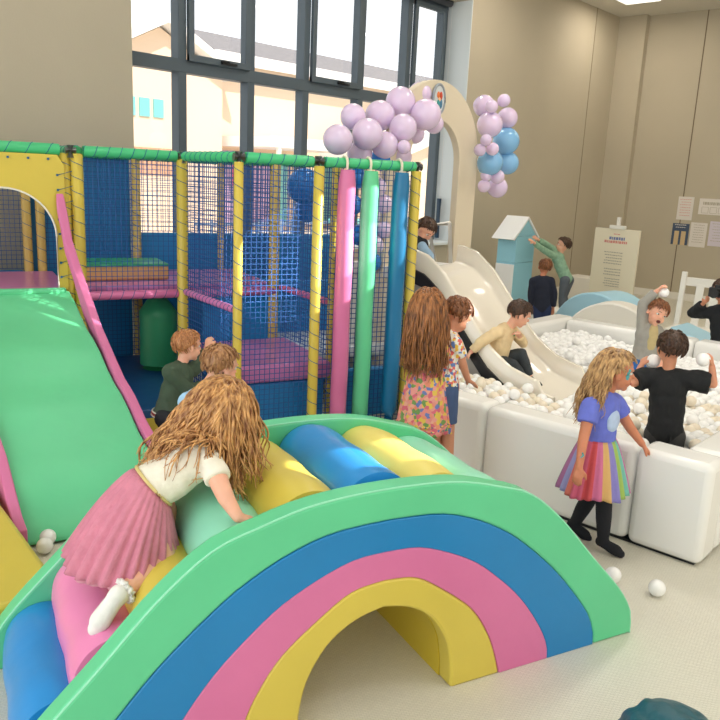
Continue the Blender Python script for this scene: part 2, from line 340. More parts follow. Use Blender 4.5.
# ------------------------------------------------------------------ soft play frame
pf=root('soft_play_frame',(0,0,0),'netted soft play frame with padded yellow posts, green top rail and pink decks','play frame',ROT)
def lacing(parent,p0,p1,r,pitch,cr=.0028):
    p0=V(p0);p1=V(p1);x,y,d=frame(p1-p0);L=(p1-p0).length; n=max(8,int(L/pitch*10)); pts=[]
    for i in range(n+1):
        t=i/n; a=2*math.pi*t*L/pitch; pts.append(p0+d*(L*t)+(x*math.cos(a)+y*math.sin(a))*(r+cr*.4))
    bm=bmesh.new(); tube(bm,pts,cr,4); return fin(bm,'lacing',LACE,parent,angle=180)
def pad(name,p0,p1,r,mm,pitch=.1,lace=True,label=None):
    bm=bmesh.new(); p0=V(p0);p1=V(p1); d=(p1-p0).normalized()
    tube(bm,[p0,p0+d*.006,p1-d*.006,p1],[r*.9,r,r,r*.9],18); o=fin(bm,name,mm,pf)
    if lace: lacing(o,p0,p1,r,pitch)
    if label: o['label']=label
    return o
TOPZ=1.95
for a,b_,r,z1 in ((.712,5.885,.04,1.93),(.79,5.86,.042,1.93),(1.53,5.86,.043,1.93),(1.66,4.95,.031,1.92),(2.22,4.93,.036,1.92),(2.985,4.93,.036,1.92),
      (1.42,6.98,.036,1.93),(2.18,6.98,.034,1.93),(2.31,5.98,.044,1.93),(2.44,5.12,.03,1.92),(.535,6.98,.036,1.93),(.64,6.98,.036,1.93),(-.6,5.86,.04,1.93),(-.2,6.98,.036,1.93)):
    pad('post',(a,b_,0.012),(a,b_,z1),r,YELD if b_<5.9 else vinyl('post_sand',(206,176,96)),.1)
def rail(a0,b0,a1,b1,z=TOPZ,r=.035,mm=None,pitch=.085): return pad('top_rail' if z>1.9 else 'rail_pad',(a0,b0,z),(a1,b1,z),r,mm or vinyl('rail_green',(70,196,130)),pitch)
rail(-.56,5.86,.68,5.86,r=.04,pitch=.13); rail(.83,5.86,1.49,5.86,r=.037,pitch=.085); rail(1.54,5.82,1.66,5.0); rail(1.70,4.95,2.18,4.95); rail(2.26,4.95,2.98,4.95)
rail(1.57,5.9,2.32,5.98); rail(2.37,5.94,2.44,5.16); rail(-.16,6.98,.5,6.98); rail(.68,6.98,1.38,6.98); rail(1.46,6.98,2.14,6.98)
rail(.80,5.9,.66,6.94); rail(1.53,5.9,1.43,6.94); rail(2.36,6.02,2.19,6.94)
rail(.83,5.84,1.49,5.86,z=.935,r=.033,mm=PINK,pitch=.08); rail(1.545,5.82,1.655,4.98,z=.95,r=.026,mm=MAUVE,pitch=.06); rail(1.57,5.9,2.32,5.96,z=.92,r=.03,mm=MAUVE,pitch=.06); rail(2.365,5.94,2.435,5.18,z=.95,r=.026,mm=PINK,pitch=.06)
for a,b_ in ((.75,5.84),(1.53,5.84),(1.66,4.95),(2.22,4.95),(3.0,4.95)):
    bm=bmesh.new(); tube(bm,[(a-.035,b_,TOPZ),(a+.035,b_,TOPZ)],.028,10); tube(bm,[(a,b_,TOPZ-.05),(a,b_,TOPZ+.035)],.026,10); fin(bm,'joint_clamp',METAL,pf)
def net(p0,p1,z0,z1,cell=.036,cr=.0022,nm='net_panel'):
    p0=V((p0[0],p0[1],0)); p1=V((p1[0],p1[1],0)); d=(p1-p0); L=d.length; d.normalize(); nrm=V((-d.y,d.x,0)); bm=bmesh.new()
    def cord(a,b_,u,v):
        q=[a+u*cr+v*cr,a-u*cr+v*cr,a-u*cr-v*cr,a+u*cr-v*cr]; w_=[x+(b_-a) for x in q]
        A_=[bm.verts.new(x) for x in q]; B_=[bm.verts.new(x) for x in w_]
        for k in range(4): bm.faces.new((A_[k],A_[(k+1)%4],B_[(k+1)%4],B_[k]))
    n=int(L/cell)
    for i in range(n+1):
        a=p0+d*(L*i/n); cord(a+V((0,0,z0)),a+V((0,0,z1)),d,nrm)
    n=int((z1-z0)/cell)
    for i in range(n+1):
        z=V((0,0,z0+(z1-z0)*i/n)); cord(p0+z,p1+z,V((0,0,1)),nrm)
    return fin(bm,nm,NET,pf,smooth=False)
net((.82,5.87),(1.5,5.87),.96,1.92); net((1.55,5.83),(1.655,4.98),.2,1.92); net((1.68,4.96),(2.2,4.96),.05,1.92); net((2.24,4.97),(2.965,4.97),.05,1.92)
net((2.37,5.95),(2.44,5.15),.55,1.92); net((1.45,7.0),(2.16,7.0),1.32,1.92); net((-.15,7.0),(.52,7.0),1.0,1.92); net((.66,7.0),(1.4,7.0),1.0,1.92); net((1.57,5.93),(2.3,5.98),.97,1.92)
net((.85,6.9),(1.4,6.9),.24,.9); net((2.2,6.94),(2.36,6.02),1.0,1.92)
def pbox(nm,a0,a1,b0,b1,z0,z1,mm,bev=.02,label=None,parent=None):
    bm=bmesh.new(); box(bm,((a0+a1)/2,(b0+b1)/2,(z0+z1)/2),(a1-a0,b1-b0,z1-z0)); o=fin(bm,nm,mm,parent or pf,bevel=bev,seg=3)
    if label: o['label']=label
    return o
pbox('deck',-.55,.72,5.9,6.93,.87,.985,MAUVE); pbox('deck',.76,2.3,6.0,6.93,.89,.985,MAUVE); pbox('deck',1.68,2.42,5.04,5.95,.40,.53,MAUVE,.03)
pbox('deck',2.42,3.3,5.6,6.6,.40,.5,vinyl('white_pad',(214,220,226)),.03,'pale padded deck')
pbox('wall_pad',-.5,.5,7.03,7.09,.0,.98,BLUE,label='blue padded back wall'); pbox('wall_pad',.52,1.38,7.03,7.09,0,1.93,BLUE,label='tall blue padded back wall')
pbox('wall_pad',1.43,2.35,7.03,7.1,0,1.3,BLUE,label='blue padded back wall'); pbox('wall_pad',2.37,3.5,7.03,7.1,0,1.3,BLUE,label='blue padded back wall')
pbox('wall_pad',2.46,3.5,6.3,6.36,0,.95,SKYB,label='bright blue padded panel'); pbox('wall_pad',1.7,2.38,5.07,5.12,.03,.39,BLUE,label='blue padded panel below the low deck'); pbox('wall_pad',2.46,3.0,5.16,5.22,.03,.42,BLUE,label='blue padded panel')
pbox('wall_pad',1.72,2.3,5.97,6.02,.05,.87,BLUE,.015,label='blue padded panel under the upper deck')
fp=pbox('floor_pad',.83,1.62,5.2,6.88,.03,.2,YELD,.015,'yellow sided floor pad'); pbox('pad_top',.825,1.625,5.195,6.885,.17,.235,DBLUE,.015,'navy blue top',fp)
pbox('step_block',.86,1.52,6.25,6.7,.986,1.1,PEACH,.02,'sand coloured step'); pbox('step_top',.855,1.525,6.245,6.705,1.095,1.115,TEAL,.008,'green top')
# yellow entrance panel with an arched opening
bm=bmesh.new(); N=28; y0,y1=5.82,5.86
arc=[V((.30+.335*math.cos(t*math.pi/N),0,1.36+.325*math.sin(t*math.pi/N))) for t in range(N+1)]
inner=[V((.635,0,.99))]+arc+[V((-.035,0,.99))]; 
outer=[]
for i,p in enumerate(inner):
    t=i/(len(inner)-1)
    if i==0: outer.append(V((.70,0,.99)))
    elif i==len(inner)-1: outer.append(V((-.56,0,.99)))
    else:
        d=(p-V((.3,0,1.36))); ang=math.atan2(max(d.z,0),d.x)
        sx=.40/max(.001,abs(math.cos(ang))) if d.x>0 else .86/max(.001,abs(math.cos(ang)))
        sz=.555/max(.001,math.sin(ang)); s=min(sx,sz); outer.append(V((.3+s*math.cos(ang),0,1.36+s*math.sin(ang))))
R=[[bm.verts.new((p.x,y,p.z)) for p in P] for P in (outer,inner) for y in (y0,y1)]
for i in range(len(inner)-1):
    o0,o1,i0,i1=R
    bm.faces.new((o0[i],o0[i+1],i0[i+1],i0[i])); bm.faces.new((o1[i+1],o1[i],i1[i],i1[i+1])); bm.faces.new((i0[i],i0[i+1],i1[i+1],i1[i])); bm.faces.new((o0[i+1],o0[i],o1[i],o1[i+1]))
ep=fin(bm,'entrance_panel',YELD,pf,smooth=False); ep['label']='yellow panel with an arched opening'
bm=bmesh.new(); tube(bm,[(p.x,5.815,p.z) for p in inner],.007,6); fin(bm,'piping',mat('piping_white',(236,232,220),.5),ep)
for k in range(9): 
    bm=bmesh.new(); box(bm,(.6-k*.125,5.812,1.885),(.014,.012,.014)); fin(bm,'eyelet',LACE,ep,smooth=False)
for k in range(8): 
    z=1.78-k*.1; bm=bmesh.new(); box(bm,(.655,5.812,z),(.014,.012,.014)); tube(bm,[(.655,5.808,z),(.75,5.80,z+.03)],.0035,5); fin(bm,'eyelet_lace',LACE,ep,smooth=False)
# hanging rollers
for a,mm,lb in ((2.418,PINK,'pink'),(2.6,GREEN,'green'),(2.848,mat('roller_blue',(24,112,158),.35,bump=.2,bscale=5),'blue')):
    bm=bmesh.new(); P=[];Rr=[]
    for t in range(22):
        z=.06+1.845*t/21; P.append((a,4.90+.004*math.sin(t*.8),z)); e=min(t,21-t); Rr.append(.06*(.8 if e==0 else 1))
    tube(bm,P,Rr,24); h=fin(bm,'hanging_roller',mm,pf,angle=60); h['label']=lb+' upright padded roller hung from the top rail'
    bm=bmesh.new(); tube(bm,[(a,4.95+.046*math.cos(t*math.pi/8),TOPZ+.046*math.sin(t*math.pi/8)-(.03 if 9<=t<=15 else 0)) for t in range(16)],.009,6,closed=True); fin(bm,'strap',CREAM,h)
# punch bag under the upper deck
bag=root('punch_bag',tuple(W(1.45,6.35,0)),'green hanging punch bag under the pink upper deck','punch bag')
bm=bmesh.new(); P=[];Rr=[]
for t in range(16):
    z=.24+.6*t/15; P.append((0,0,z)); Rr.append((.15 if t>0 else .13)*(1 if t<13 else 1-.2*(t-12)))
tube(bm,P,Rr,28)
for v in bm.verts:
    if v.co.z>.7:
        a=math.atan2(v.co.y,v.co.x); s=1+.12*math.sin(a*5)*(v.co.z-.7)/.15; v.co.x*=s; v.co.y*=s
fin(bm,'bag_body',TEAL,bag,angle=60)
bm=bmesh.new(); tube(bm,[(.03,0,.82),(.02,0,.87)],.012,6); tube(bm,[(-.03,0,.82),(-.02,0,.87)],.012,6); fin(bm,'strap',TEAL,bag)
# padded slide
sl=root('padded_slide',(0,0,0),'wide green padded slide with pink side rails leading from the yellow opening','slide',ROT)
def ramp(bm,a0,a1,pts):
    prism(bm,[(a0,y,z) for y,z in pts],(a1-a0,0,0))
def sz(t): return .985-.875*t+.012*math.sin(t*14*1.7)
N=14; bm=bmesh.new(); rows=[]
for i in range(N+1):
    t=i/N; y=5.80-1.90*t; aL=-.04+.24*t; aR=.70+.27*t; rows.append([(aL,y,sz(t)),(aR,y,sz(t)),(aR,y,max(.012,sz(t)-.16)),(aL,y,max(.012,sz(t)-.16))])
rows.append([(.21,3.84,.03),(.975,3.84,.03),(.975,3.84,.012),(.21,3.84,.012)])
R=[[bm.verts.new(q) for q in r] for r in rows]
for u,v in zip(R,R[1:]):
    for k in range(4): bm.faces.new((u[k],u[(k+1)%4],v[(k+1)%4],v[k]))
bm.faces.new(R[0]); bm.faces.new(R[-1][::-1])
fin(bm,'slide_ramp',GREEN,sl,bevel=.012)
bm=bmesh.new(); box(bm,(.33,5.79,.985),(.70,.05,.045)); fin(bm,'top_flap',GREEN,sl,bevel=.015)
def rail3(prof_,w):
    bm=bmesh.new(); R=[]
    for (a,y,z0,z1) in prof_: R.append([bm.verts.new(q) for q in ((a,y,z0),(a,y,z1),(a+w,y,z1),(a+w,y,z0))])
    for u,v in zip(R,R[1:]):
        for k in range(4): bm.faces.new((u[k],u[(k+1)%4],v[(k+1)%4],v[k]))
    bm.faces.new(R[0]); bm.faces.new(R[-1][::-1]); return fin(bm,'side_rail',PINK,sl,bevel=.008)
edge=[(.665,5.79,1.661),(.687,5.765,1.494),(.703,5.72,1.347),(.741,5.66,1.181),(.791,5.55,.981),(.82,5.35,.814),(.842,5.12,.705)]
rail3([(a-.03,y,z-.10 if y>5.6 else z-.16,z) for a,y,z in edge]+[(.70+.27*t+.006,5.80-1.90*t,max(.012,sz(t)-.14),sz(t)+.03) for t in (.5,.6,.7,.8,.9,1.0)]+[(.975,3.82,.012,.05)],.055)
rail3([(-.1,5.79,.9,1.1),(.02,4.9,.4,.64),(.12,4.3,.1,.33),(.155,3.9,.012,.16),(.17,3.8,.012,.12)],.055)

# yellow mat on the left
ym=root('yellow_play_mat',(0,0,0),'flat yellow padded mat at the left edge beside the slide foot','mat',ROT)
bm=bmesh.new(); prism(bm,[(.10,4.10,.012),(.275,3.15,.012),(.285,2.98,.012),(-1.4,2.98,.012),(-1.4,4.6,.012),(.01,4.6,.012)],(0,0,.19)); fin(bm,'mat_body',YEL,ym,bevel=.025,seg=3)

# ------------------------------------------------------------------ ball pit
pit=root('ball_pit',(3.86,2.5,0),'large glossy white padded ball pit with thick low walls','ball pit')
def wblock(x0,x1,y0,y1,z1=.55,z0=.012,bev=.045,nm='pit_wall'):
    bm=bmesh.new(); box(bm,((x0+x1)/2-3.86,(y0+y1)/2-2.5,(z0+z1)/2),(x1-x0,y1-y0,z1-z0)); return fin(bm,nm,WHITEG,pit,bevel=bev,seg=4)
wblock(3.86,4.08,1.11,1.50,bev=.04); wblock(3.865,4.08,1.505,2.45); wblock(3.865,4.08,2.455,2.93)
wblock(4.085,5.6,1.11,1.33); wblock(5.605,7.35,1.11,1.33)
wblock(7.15,7.37,1.335,2.4,.56); wblock(7.15,7.37,2.405,3.68,.56); wblock(5.75,7.37,3.685,3.9,.57)
bm=bmesh.new(); box(bm,(4.42-3.86,3.285-2.5,.281),(1.12,.20,.538),Matrix.Rotation(math.atan2(.62,.92),3,'Z')); fin(bm,'pit_wall',WHITEG,pit,bevel=.045,seg=4)
bm=bmesh.new(); prism(bm,[(.2,-1.18,.013),(3.3,-1.18,.013),(3.3,1.18,.013),(1.1,1.18,.013),(.2,.45,.013)],(0,0,.034)); fin(bm,'pit_floor',WHITEG,pit,smooth=False)
bm=bmesh.new(); box(bm,(.13,-.48,.0065),(.2,1.75,.012)); fin(bm,'base_gap',BLACKM,pit,smooth=False)
# balls
BM_=[mat('ball_pearl',(252,251,248),.3,sss=0,coat=.3),mat('ball_cream',(238,226,204),.3,coat=.3)]
def ballmesh(nm,mm):
    bm=bmesh.new(); bmesh.ops.create_icosphere(bm,subdivisions=3,radius=.04); me=bpy.data.meshes.new(nm); bm.to_mesh(me); bm.free()
    for p in me.polygons: p.use_smooth=True
    me.materials.append(mm); return me
BME=[ballmesh('ball',x) for x in BM_]
cands=[]
def slide_z(y):   # surface height of the pit slide
    P=[(2.6,.30),(2.78,.33),(2.97,.38),(3.16,.50),(3.37,.72),(3.62,1.0),(3.80,1.13),(3.96,1.17),(4.1,1.17)]
    if y<=P[0][0]: return P[0][1]
    for (a,b_),(c,d) in zip(P,P[1:]):
        if y<=c: t=(y-a)/(c-a); return b_+(d-b_)*t
    return P[-1][1]
people_xy=[(4.53,1.62,.17),(4.30,1.56,.17),(4.42,1.50,.17),(6.0,2.4,.17)]
r3=random.Random(3)
for layer in range(3):
    iy=0; y=1.375+ (layer%2)*.02
    while y<3.66:
        x=4.13+(iy%2)*.041+(layer%2)*.02
        while x<7.10:
            z=.385-layer*.066+r3.uniform(-.012,.014)+.03*math.sin(x*2.3+y*3)+(.03 if x>6 else 0)
            ok=y<2.86+(x-4.1)*.67 and not(4.86<x<5.78 and y>2.52) and all((x-a)**2+(y-b_)**2>q*q for a,b_,q in people_xy)
            if ok: cands.append((x+r3.uniform(-.006,.006),y+r3.uniform(-.006,.006),z,layer))
            x+=.083
        y+=.072; iy+=1
for k in range(60):   # balls heaped on the top of the layer
    x=r3.uniform(4.15,7.0); y=r3.uniform(1.4,3.6)
    if y<2.8+(x-4.1)*.67 and not(4.8<x<5.85 and y>2.45) and all((x-a)**2+(y-b_)**2>q*q for a,b_,q in people_xy): cands.append((x,y,.445+.03*math.sin(x*2.3+y*3)+(.03 if x>6 else 0),-1))
def proj(p):
    d=V(p)-V((0,0,CAMH)); z=d.dot(Fw); return 360+F_PX*d.dot(Rw)/z,360-F_PX*d.dot(Uw)/z,z
vis=[];rest=[]
for c in cands:
    px,py,dz=proj(c[:3]); t=4.08/c[0]; zz=CAMH+(c[2]+.03-CAMH)*t
    (vis if (c[3]<=0 and px<724 and zz>.55) else rest).append((dz,c))
vis.sort(key=lambda t:t[0]); take=vis[:285]; rest+=vis[285:]
k=0
for dz,c in take:
    o=bpy.data.objects.new('play_ball',BME[k%3==2]); COL.objects.link(o); o.location=c[:3]; k+=1
    tag(o,'pearly white plastic ball lying in the ball pit','ball','white balls in the ball pit')
bm=bmesh.new(); src=bmesh.new(); bmesh.ops.create_icosphere(src,subdivisions=2,radius=.04)
sv=[v.co.copy() for v in src.verts]; sf=[[v.index for v in f.verts] for f in src.faces]; src.free()
vv=[];ff=[]
for dz,c in rest:
    if c[3]==2 or c[3]==1 and c[0]<0: continue
    b0=len(vv); vv+= [v+V(c[:3]) for v in sv]; ff+=[[i+b0 for i in f] for f in sf]
bm.free(); me=bpy.data.meshes.new('play_balls'); me.from_pydata([tuple(v) for v in vv],[],ff)
for p in me.polygons: p.use_smooth=True
o=link('play_balls',me,BM_[0]); tag(o,'mass of white and cream balls filling the pit','balls',kind='stuff')
for loc,lb in (((3.403,1.359,.04),'white ball on the floor nearest the rainbow bridge'),((3.441,1.158,.04),'white ball on the open floor in front of the pit corner'),((1.628,3.508,.04),'white ball at the foot of the green slide'),((1.574,3.43,.04),'white ball between the yellow mat and the bridge')):
    o=bpy.data.objects.new('play_ball',BME[0]); COL.objects.link(o); o.location=loc; tag(o,lb,'ball')
# pit slide
ps=root('pit_slide',(5.3,3.5,0),'white plastic slide curving down into the ball pit','slide')
SX0,SX1=4.95,5.68; ys=[2.58+ (4.0-2.58)*i/30 for i in range(31)]
bm=bmesh.new(); rows=[]
xs=[(0,.14),(.02,.155),(.05,.15),(.065,.02),(.12,0),(.5,-.015),(.88,0),(.935,.02),(.95,.15),(.98,.155),(1,.14),(1,-.02),(0,-.02)]
for y in ys:
    z=slide_z(y); rows.append([bm.verts.new((SX0+(SX1-SX0)*u-5.3,y-3.5,z+h*(1 if y>2.7 else .5))) for u,h in xs])
n=len(xs)
for a,b_ in zip(rows,rows[1:]):
    for i in range(n): bm.faces.new((a[i],a[(i+1)%n],b_[(i+1)%n],b_[i]))
bm.faces.new(rows[0]); bm.faces.new(rows[-1])
fin(bm,'slide_chute',SLIDEW,ps,angle=70)
bm=bmesh.new(); poly=[(SX0-5.305,y-3.5,slide_z(y)-.0) for y in ys]+[(SX0-5.305,y-3.5,slide_z(y)-.11) for y in ys[::-1]]
prism(bm,poly,(-.02,0,0)); bmesh.ops.triangulate(bm,faces=[f for f in bm.faces if len(f.verts)>4]); fin(bm,'edge_strip',BLACKM,ps,smooth=False)
bm=bmesh.new(); ys2=[y for y in ys if y>3.05]; poly=[(SX0-5.28,y-3.5,slide_z(y)-.03) for y in ys2]+[(SX0-5.28,.5,.012),(SX0-5.28,-.45,.07)]
prism(bm,poly,(.68,0,0)); bmesh.ops.triangulate(bm,faces=[f for f in bm.faces if len(f.verts)>4]); fin(bm,'side_panel',mat('slide_side_shaded',(190,186,178),.35),ps,smooth=False)  # grey base colour carries the shade on the side of the slide
bm=bmesh.new(); box(bm,(.0,.82,1.10),(.78,.62,.1)); box(bm,(.0,.82,.53),(.72,.56,1.03)); fin(bm,'platform',WPAINT,ps,bevel=.015)
bm=bmesh.new()
for k,z in enumerate((.86,.62,.38,.16)): box(bm,(.02,1.25+.24*k,z/2+.006),(.6,.23,z))
fin(bm,'stair',WPAINT,ps,bevel=.01)
bm=bmesh.new()
for x in (.42,):
    tube(bm,[(x,.62,1.15),(x,.66,1.5)],.02,8); tube(bm,[(x,.66,1.5),(x,1.2,1.42),(x,1.9,.7)],.02,8); tube(bm,[(x,1.2,1.42),(x,1.05,1.15)],.018,8); tube(bm,[(x,.9,1.48),(x,.8,1.15)],.018,8)
fin(bm,'handrail',WPAINT,ps)
# entrance arch
ar=root('entrance_arch',(5.53,4.25,0),'cream entrance arch with a round emblem behind the pit slide','arch')
ARCHM=mat('arch_cream',(222,208,182),.6,bump=.04,bscale=8)
bm=bmesh.new()
def archp(w,zs,top,n=24): 
    return [V((w*math.cos(t*math.pi/n),0,zs+(top-zs)*math.sin(t*math.pi/n))) for t in range(n+1)]
O=[V((.63,0,.012))]+archp(.63,2.05,2.69)+[V((-.63,0,.012))]; I=[V((.35,0,.012))]+archp(.35,2.02,2.37)+[V((-.35,0,.012))]
R=[[bm.verts.new((p.x,y,p.z)) for p in P] for P in (O,I) for y in (-.035,.035)]; o0,o1,i0,i1=R
for i in range(len(O)-1):
    bm.faces.new((o0[i],o0[i+1],i0[i+1],i0[i])); bm.faces.new((o1[i+1],o1[i],i1[i],i1[i+1])); bm.faces.new((i0[i],i0[i+1],i1[i+1],i1[i])); bm.faces.new((o0[i+1],o0[i],o1[i],o1[i+1]))
for i in (0,len(O)-1): bm.faces.new((o0[i],i0[i],i1[i],o1[i]))
fin(bm,'arch_panel',ARCHM,ar,smooth=False,bevel=.006)
bm=bmesh.new(); ring=[(-.04+.075*math.cos(t*math.pi/16),-.045,2.53+.115*math.sin(t*math.pi/16)) for t in range(32)]
prism(bm,ring,(0,-.012,0)); em=fin(bm,'emblem',mat('emblem_pale',(206,212,214),.5),ar,smooth=False)
bm=bmesh.new(); tube(bm,[(-.04+.08*math.cos(t*math.pi/16),-.055,2.53+.12*math.sin(t*math.pi/16)) for t in range(32)],.012,6,closed=True); fin(bm,'emblem_ring',mat('emblem_grey',(150,156,162),.5),em)
for dx,dz,rx,rz,c in ((-.055,.035,.02,.028,(222,120,60)),(-.02,.03,.022,.035,(196,70,40)),(-.05,-.03,.018,.035,(60,150,150)),(-.015,-.035,.02,.04,(70,120,150)),(-.04,.0,.02,.02,(236,190,150))):
    bm=bmesh.new(); ell(bm,(dx,-.06,2.53+dz),(rx,0,0),(0,.006,0),(0,0,rz),2); fin(bm,'emblem_patch',mat('em%d%d'%(c[0],c[1]),c,.6),em)
# balloons
BAL=[(4.244, 4.15, 2.122, 0.103, 'l'), (4.524, 4.27, 2.309, 0.092, 'l'), (4.499, 4.09, 2.179, 0.109, 'l'), (4.813, 4.25, 2.341, 0.111, 'l'), (5.031, 4.23, 2.465, 0.113, 'l'), (5.35, 4.29, 2.562, 0.092, 'l'), (5.14, 4.05, 2.373, 0.116, 'l'), (4.865, 4.05, 2.25, 0.102, 'l'), (4.718, 4.1, 2.112, 0.097, 'l'), (4.595, 4.25, 2.039, 0.093, 'l'), (4.793, 3.97, 2.103, 0.05, 'l'), (5.36, 4.13, 2.32, 0.075, 'l'), (5.241, 4.23, 2.232, 0.075, 'l'), (5.087, 4.25, 2.038, 0.091, 'l'), (4.885, 4.29, 2.004, 0.081, 'd'), (6.247, 4.25, 2.55, 0.092, 'l'), (6.148, 4.1, 2.531, 0.054, 'l'), (6.386, 4.13, 2.608, 0.055, 'l'), (6.658, 4.25, 2.479, 0.091, 'l'), (6.214, 4.15, 2.381, 0.109, 'l'), (6.666, 4.25, 2.267, 0.121, 'b'), (5.966, 4.01, 2.231, 0.048, 'l'), (5.973, 4.07, 2.146, 0.051, 'l'), (6.11, 4.03, 2.162, 0.054, 'l'), (6.238, 4.13, 2.049, 0.111, 'b'), (6.726, 4.25, 2.063, 0.103, 'b'), (6.221, 4.15, 1.926, 0.046, 'l'), (6.353, 4.11, 1.925, 0.061, 'l'), (6.231, 4.17, 1.835, 0.056, 'l'), (6.507, 4.2, 1.827, 0.091, 'l'), (4.706, 4.15, 1.792, 0.071, 'l'), (4.846, 4.2, 1.659, 0.073, 'l'), (4.595, 4.1, 1.57, 0.07, 'l'), (4.875, 4.2, 1.45, 0.065, 'l'), (4.67, 4.12, 1.341, 0.072, 'l'), (4.61, 4.27, 1.854, 0.079, 'd'), (5.051, 4.27, 1.835, 0.075, 'd'), (4.533, 4.25, 1.646, 0.078, 'd'), (5.022, 4.27, 1.574, 0.067, 'd'), (4.642, 4.25, 1.41, 0.08, 'd'), (5.022, 4.27, 1.259, 0.076, 'd'), (4.825, 4.27, 1.184, 0.074, 'd')]
LIL=mat('balloon_lilac',(228,206,234),.25,sss=.15,coat=.3); SKY=mat('balloon_sky',(132,188,230),.22,coat=.4); DEEP=mat('balloon_deep_blue',(40,128,214),.25,coat=.3)
LBL=['large lilac balloon, lowest left end of the arch garland','lilac balloon above the leftmost of the arch garland','large lilac balloon second along the lower edge of the garland','large lilac balloon in the upper middle of the garland','large lilac balloon at the crest of the garland','lilac balloon behind the crest next to the arch top','largest lilac balloon touching the cream arch front','lilac balloon at the heart of the garland','lilac balloon low in the garland above the green rail','lilac balloon half hidden by the green top rail','small lilac balloon low on the right of the garland','lilac balloon tucked right of the largest one','lilac balloon at the back above the small one','lilac balloon low against the arch leg','deep blue balloon peeking out under the lilac garland',
'lilac balloon topmost left of the right-hand cluster','small lilac balloon near the top of the right-hand cluster','small lilac balloon at the very top right of the right-hand cluster','lilac balloon on the right above the blue ones','large lilac balloon in the middle left of the right-hand cluster','large sky blue balloon, upper one of the right-hand cluster','small lilac balloon topmost of a trio beside the blue balloons','small lilac balloon left one of a trio beside the blue balloons','small lilac balloon right one of a trio beside the blue balloons','large sky blue balloon low left in the right-hand cluster','sky blue balloon low right in the right-hand cluster','small lilac balloon under the lower blue balloon','small round lilac balloon above the lowest one','small lilac balloon at the bottom left of the right-hand cluster','lilac balloon at the very bottom of the right-hand cluster']
def balloon(x,y,z,r,c,lb,grp,dirv):
    t=root('balloon',(x,y,z),lb,'balloon',group=grp)
    bm=bmesh.new(); bmesh.ops.create_uvsphere(bm,u_segments=24,v_segments=16,radius=r)
    for v in bm.verts:
        if v.co.z<0: k_=-v.co.z/r; v.co.x*=1-.12*k_*k_; v.co.y*=1-.12*k_*k_; v.co.z*=1.08
    fin(bm,'balloon_skin',{'l':LIL,'b':SKY,'d':DEEP}[c],t,angle=180)
    bm=bmesh.new(); caps(bm,(0,0,-r*1.06),r*.1,(0,0,-r*1.16),r*.05,8); fin(bm,'knot',{'l':LIL,'b':SKY,'d':DEEP}[c],t)
    q=V(dirv).to_track_quat('-Z','Y'); t.rotation_mode='QUATERNION'; t.rotation_quaternion=q
for i,(x,y,z,r,c) in enumerate(BAL):
    net_=i>=30
    lb=LBL[i] if not net_ else ('lilac balloon of the garland seen behind the net' if c=='l' else 'deep blue balloon of the garland seen behind the net')
    balloon(x,y,z,r*1.07,c,lb,('balloons behind the net, '+('lilac' if c=='l' else 'blue')) if net_ else 'balloon garland on the arch',(.3*math.sin(i*2.1),1,-.3+.5*math.cos(i*1.7)))
for i,(a,b_,z,r) in enumerate(((2.83,6.6,1.76,.16),(2.93,6.75,1.55,.12))):
    p=W(a,b_,z); balloon(p.x,p.y,p.z,r,'d',['big deep blue balloon behind the net near the window','deep blue balloon below the big one behind the net'][i],'blue balloons by the window',(0,1,-.4))

# ------------------------------------------------------------------ things at the back of the room
tw=root('foam_house_tower',(9.70,5.87,0),'tall tower of white and light blue foam blocks with a gabled roof','foam tower')
LB=mat('foam_light_blue',(150,206,222),.5)
def tb(nm,z0,z1,mm,**k):
    bm=bmesh.new(); box(bm,(0,0,(z0+z1)/2),(.50,.30,z1-z0)); return fin(bm,nm,mm,tw,bevel=.008,**k)
b1=tb('foam_block',.012,.80,LB); bm=bmesh.new(); box(bm,(-.256,0,.41),(.014,.29,.74)); fin(bm,'white_face',WHITE,b1,smooth=False)
b1=tb('foam_block',.802,1.17,LB)
bm=bmesh.new(); prism(bm,[(-.26,-.15,1.173),(.26,-.15,1.173),(0,-.15,1.40)],(0,.30,0)); fin(bm,'roof_gable',LB,tw,smooth=False)
bm=bmesh.new(); prism(bm,[(-.33,-.17,1.12),(0,-.17,1.405),(0,-.17,1.44),(-.36,-.17,1.13)],(0,.36,0)); prism(bm,[(.33,-.17,1.12),(0,-.17,1.405),(0,-.17,1.44),(.36,-.17,1.13)],(0,.36,0))
fin(bm,'roof_slab',WHITE,tw,smooth=False)
es=root('easel_sign',(10.8,4.89,0),'cream welcome board with a red and blue heading standing on an easel','sign',math.radians(-4))
bm=bmesh.new(); box(bm,(0,0,.8),(.03,.7,1.03)); bd=fin(bm,'board',mat('board_cream',(232,222,196),.6),es,bevel=.004)
INK=mat('ink_grey',(180,172,154),.8); INKR=mat('ink_red',(216,142,130),.8); INKB=mat('ink_blue',(120,130,170),.8)
def lines(parent,rows,mm,x,nm='printed_text'):
    bm=bmesh.new()
    for y0,y1,z,h in rows:
        y=y0; 
        while y<y1:
            w_=r3.uniform(.012,.035); box(bm,(x,y+w_/2,z+r3.uniform(-.002,.002)),(.003,w_,h)); y+=w_+.009
    return fin(bm,nm,mm,parent,smooth=False)
lines(bd,[(-.12,.14,.98-.04*k,.014) for k in (0,1,2,3,4,6,7,8)]+[(-.12,.1,.6-.035*k,.012) for k in range(4)],INK,-.017)
lines(bd,[(-.13,.08,1.18,.04)],INKB,-.017,'heading'); lines(bd,[(-.17,.15,1.13,.035),(-.05,.03,1.24,.012)],INKR,-.017,'heading')
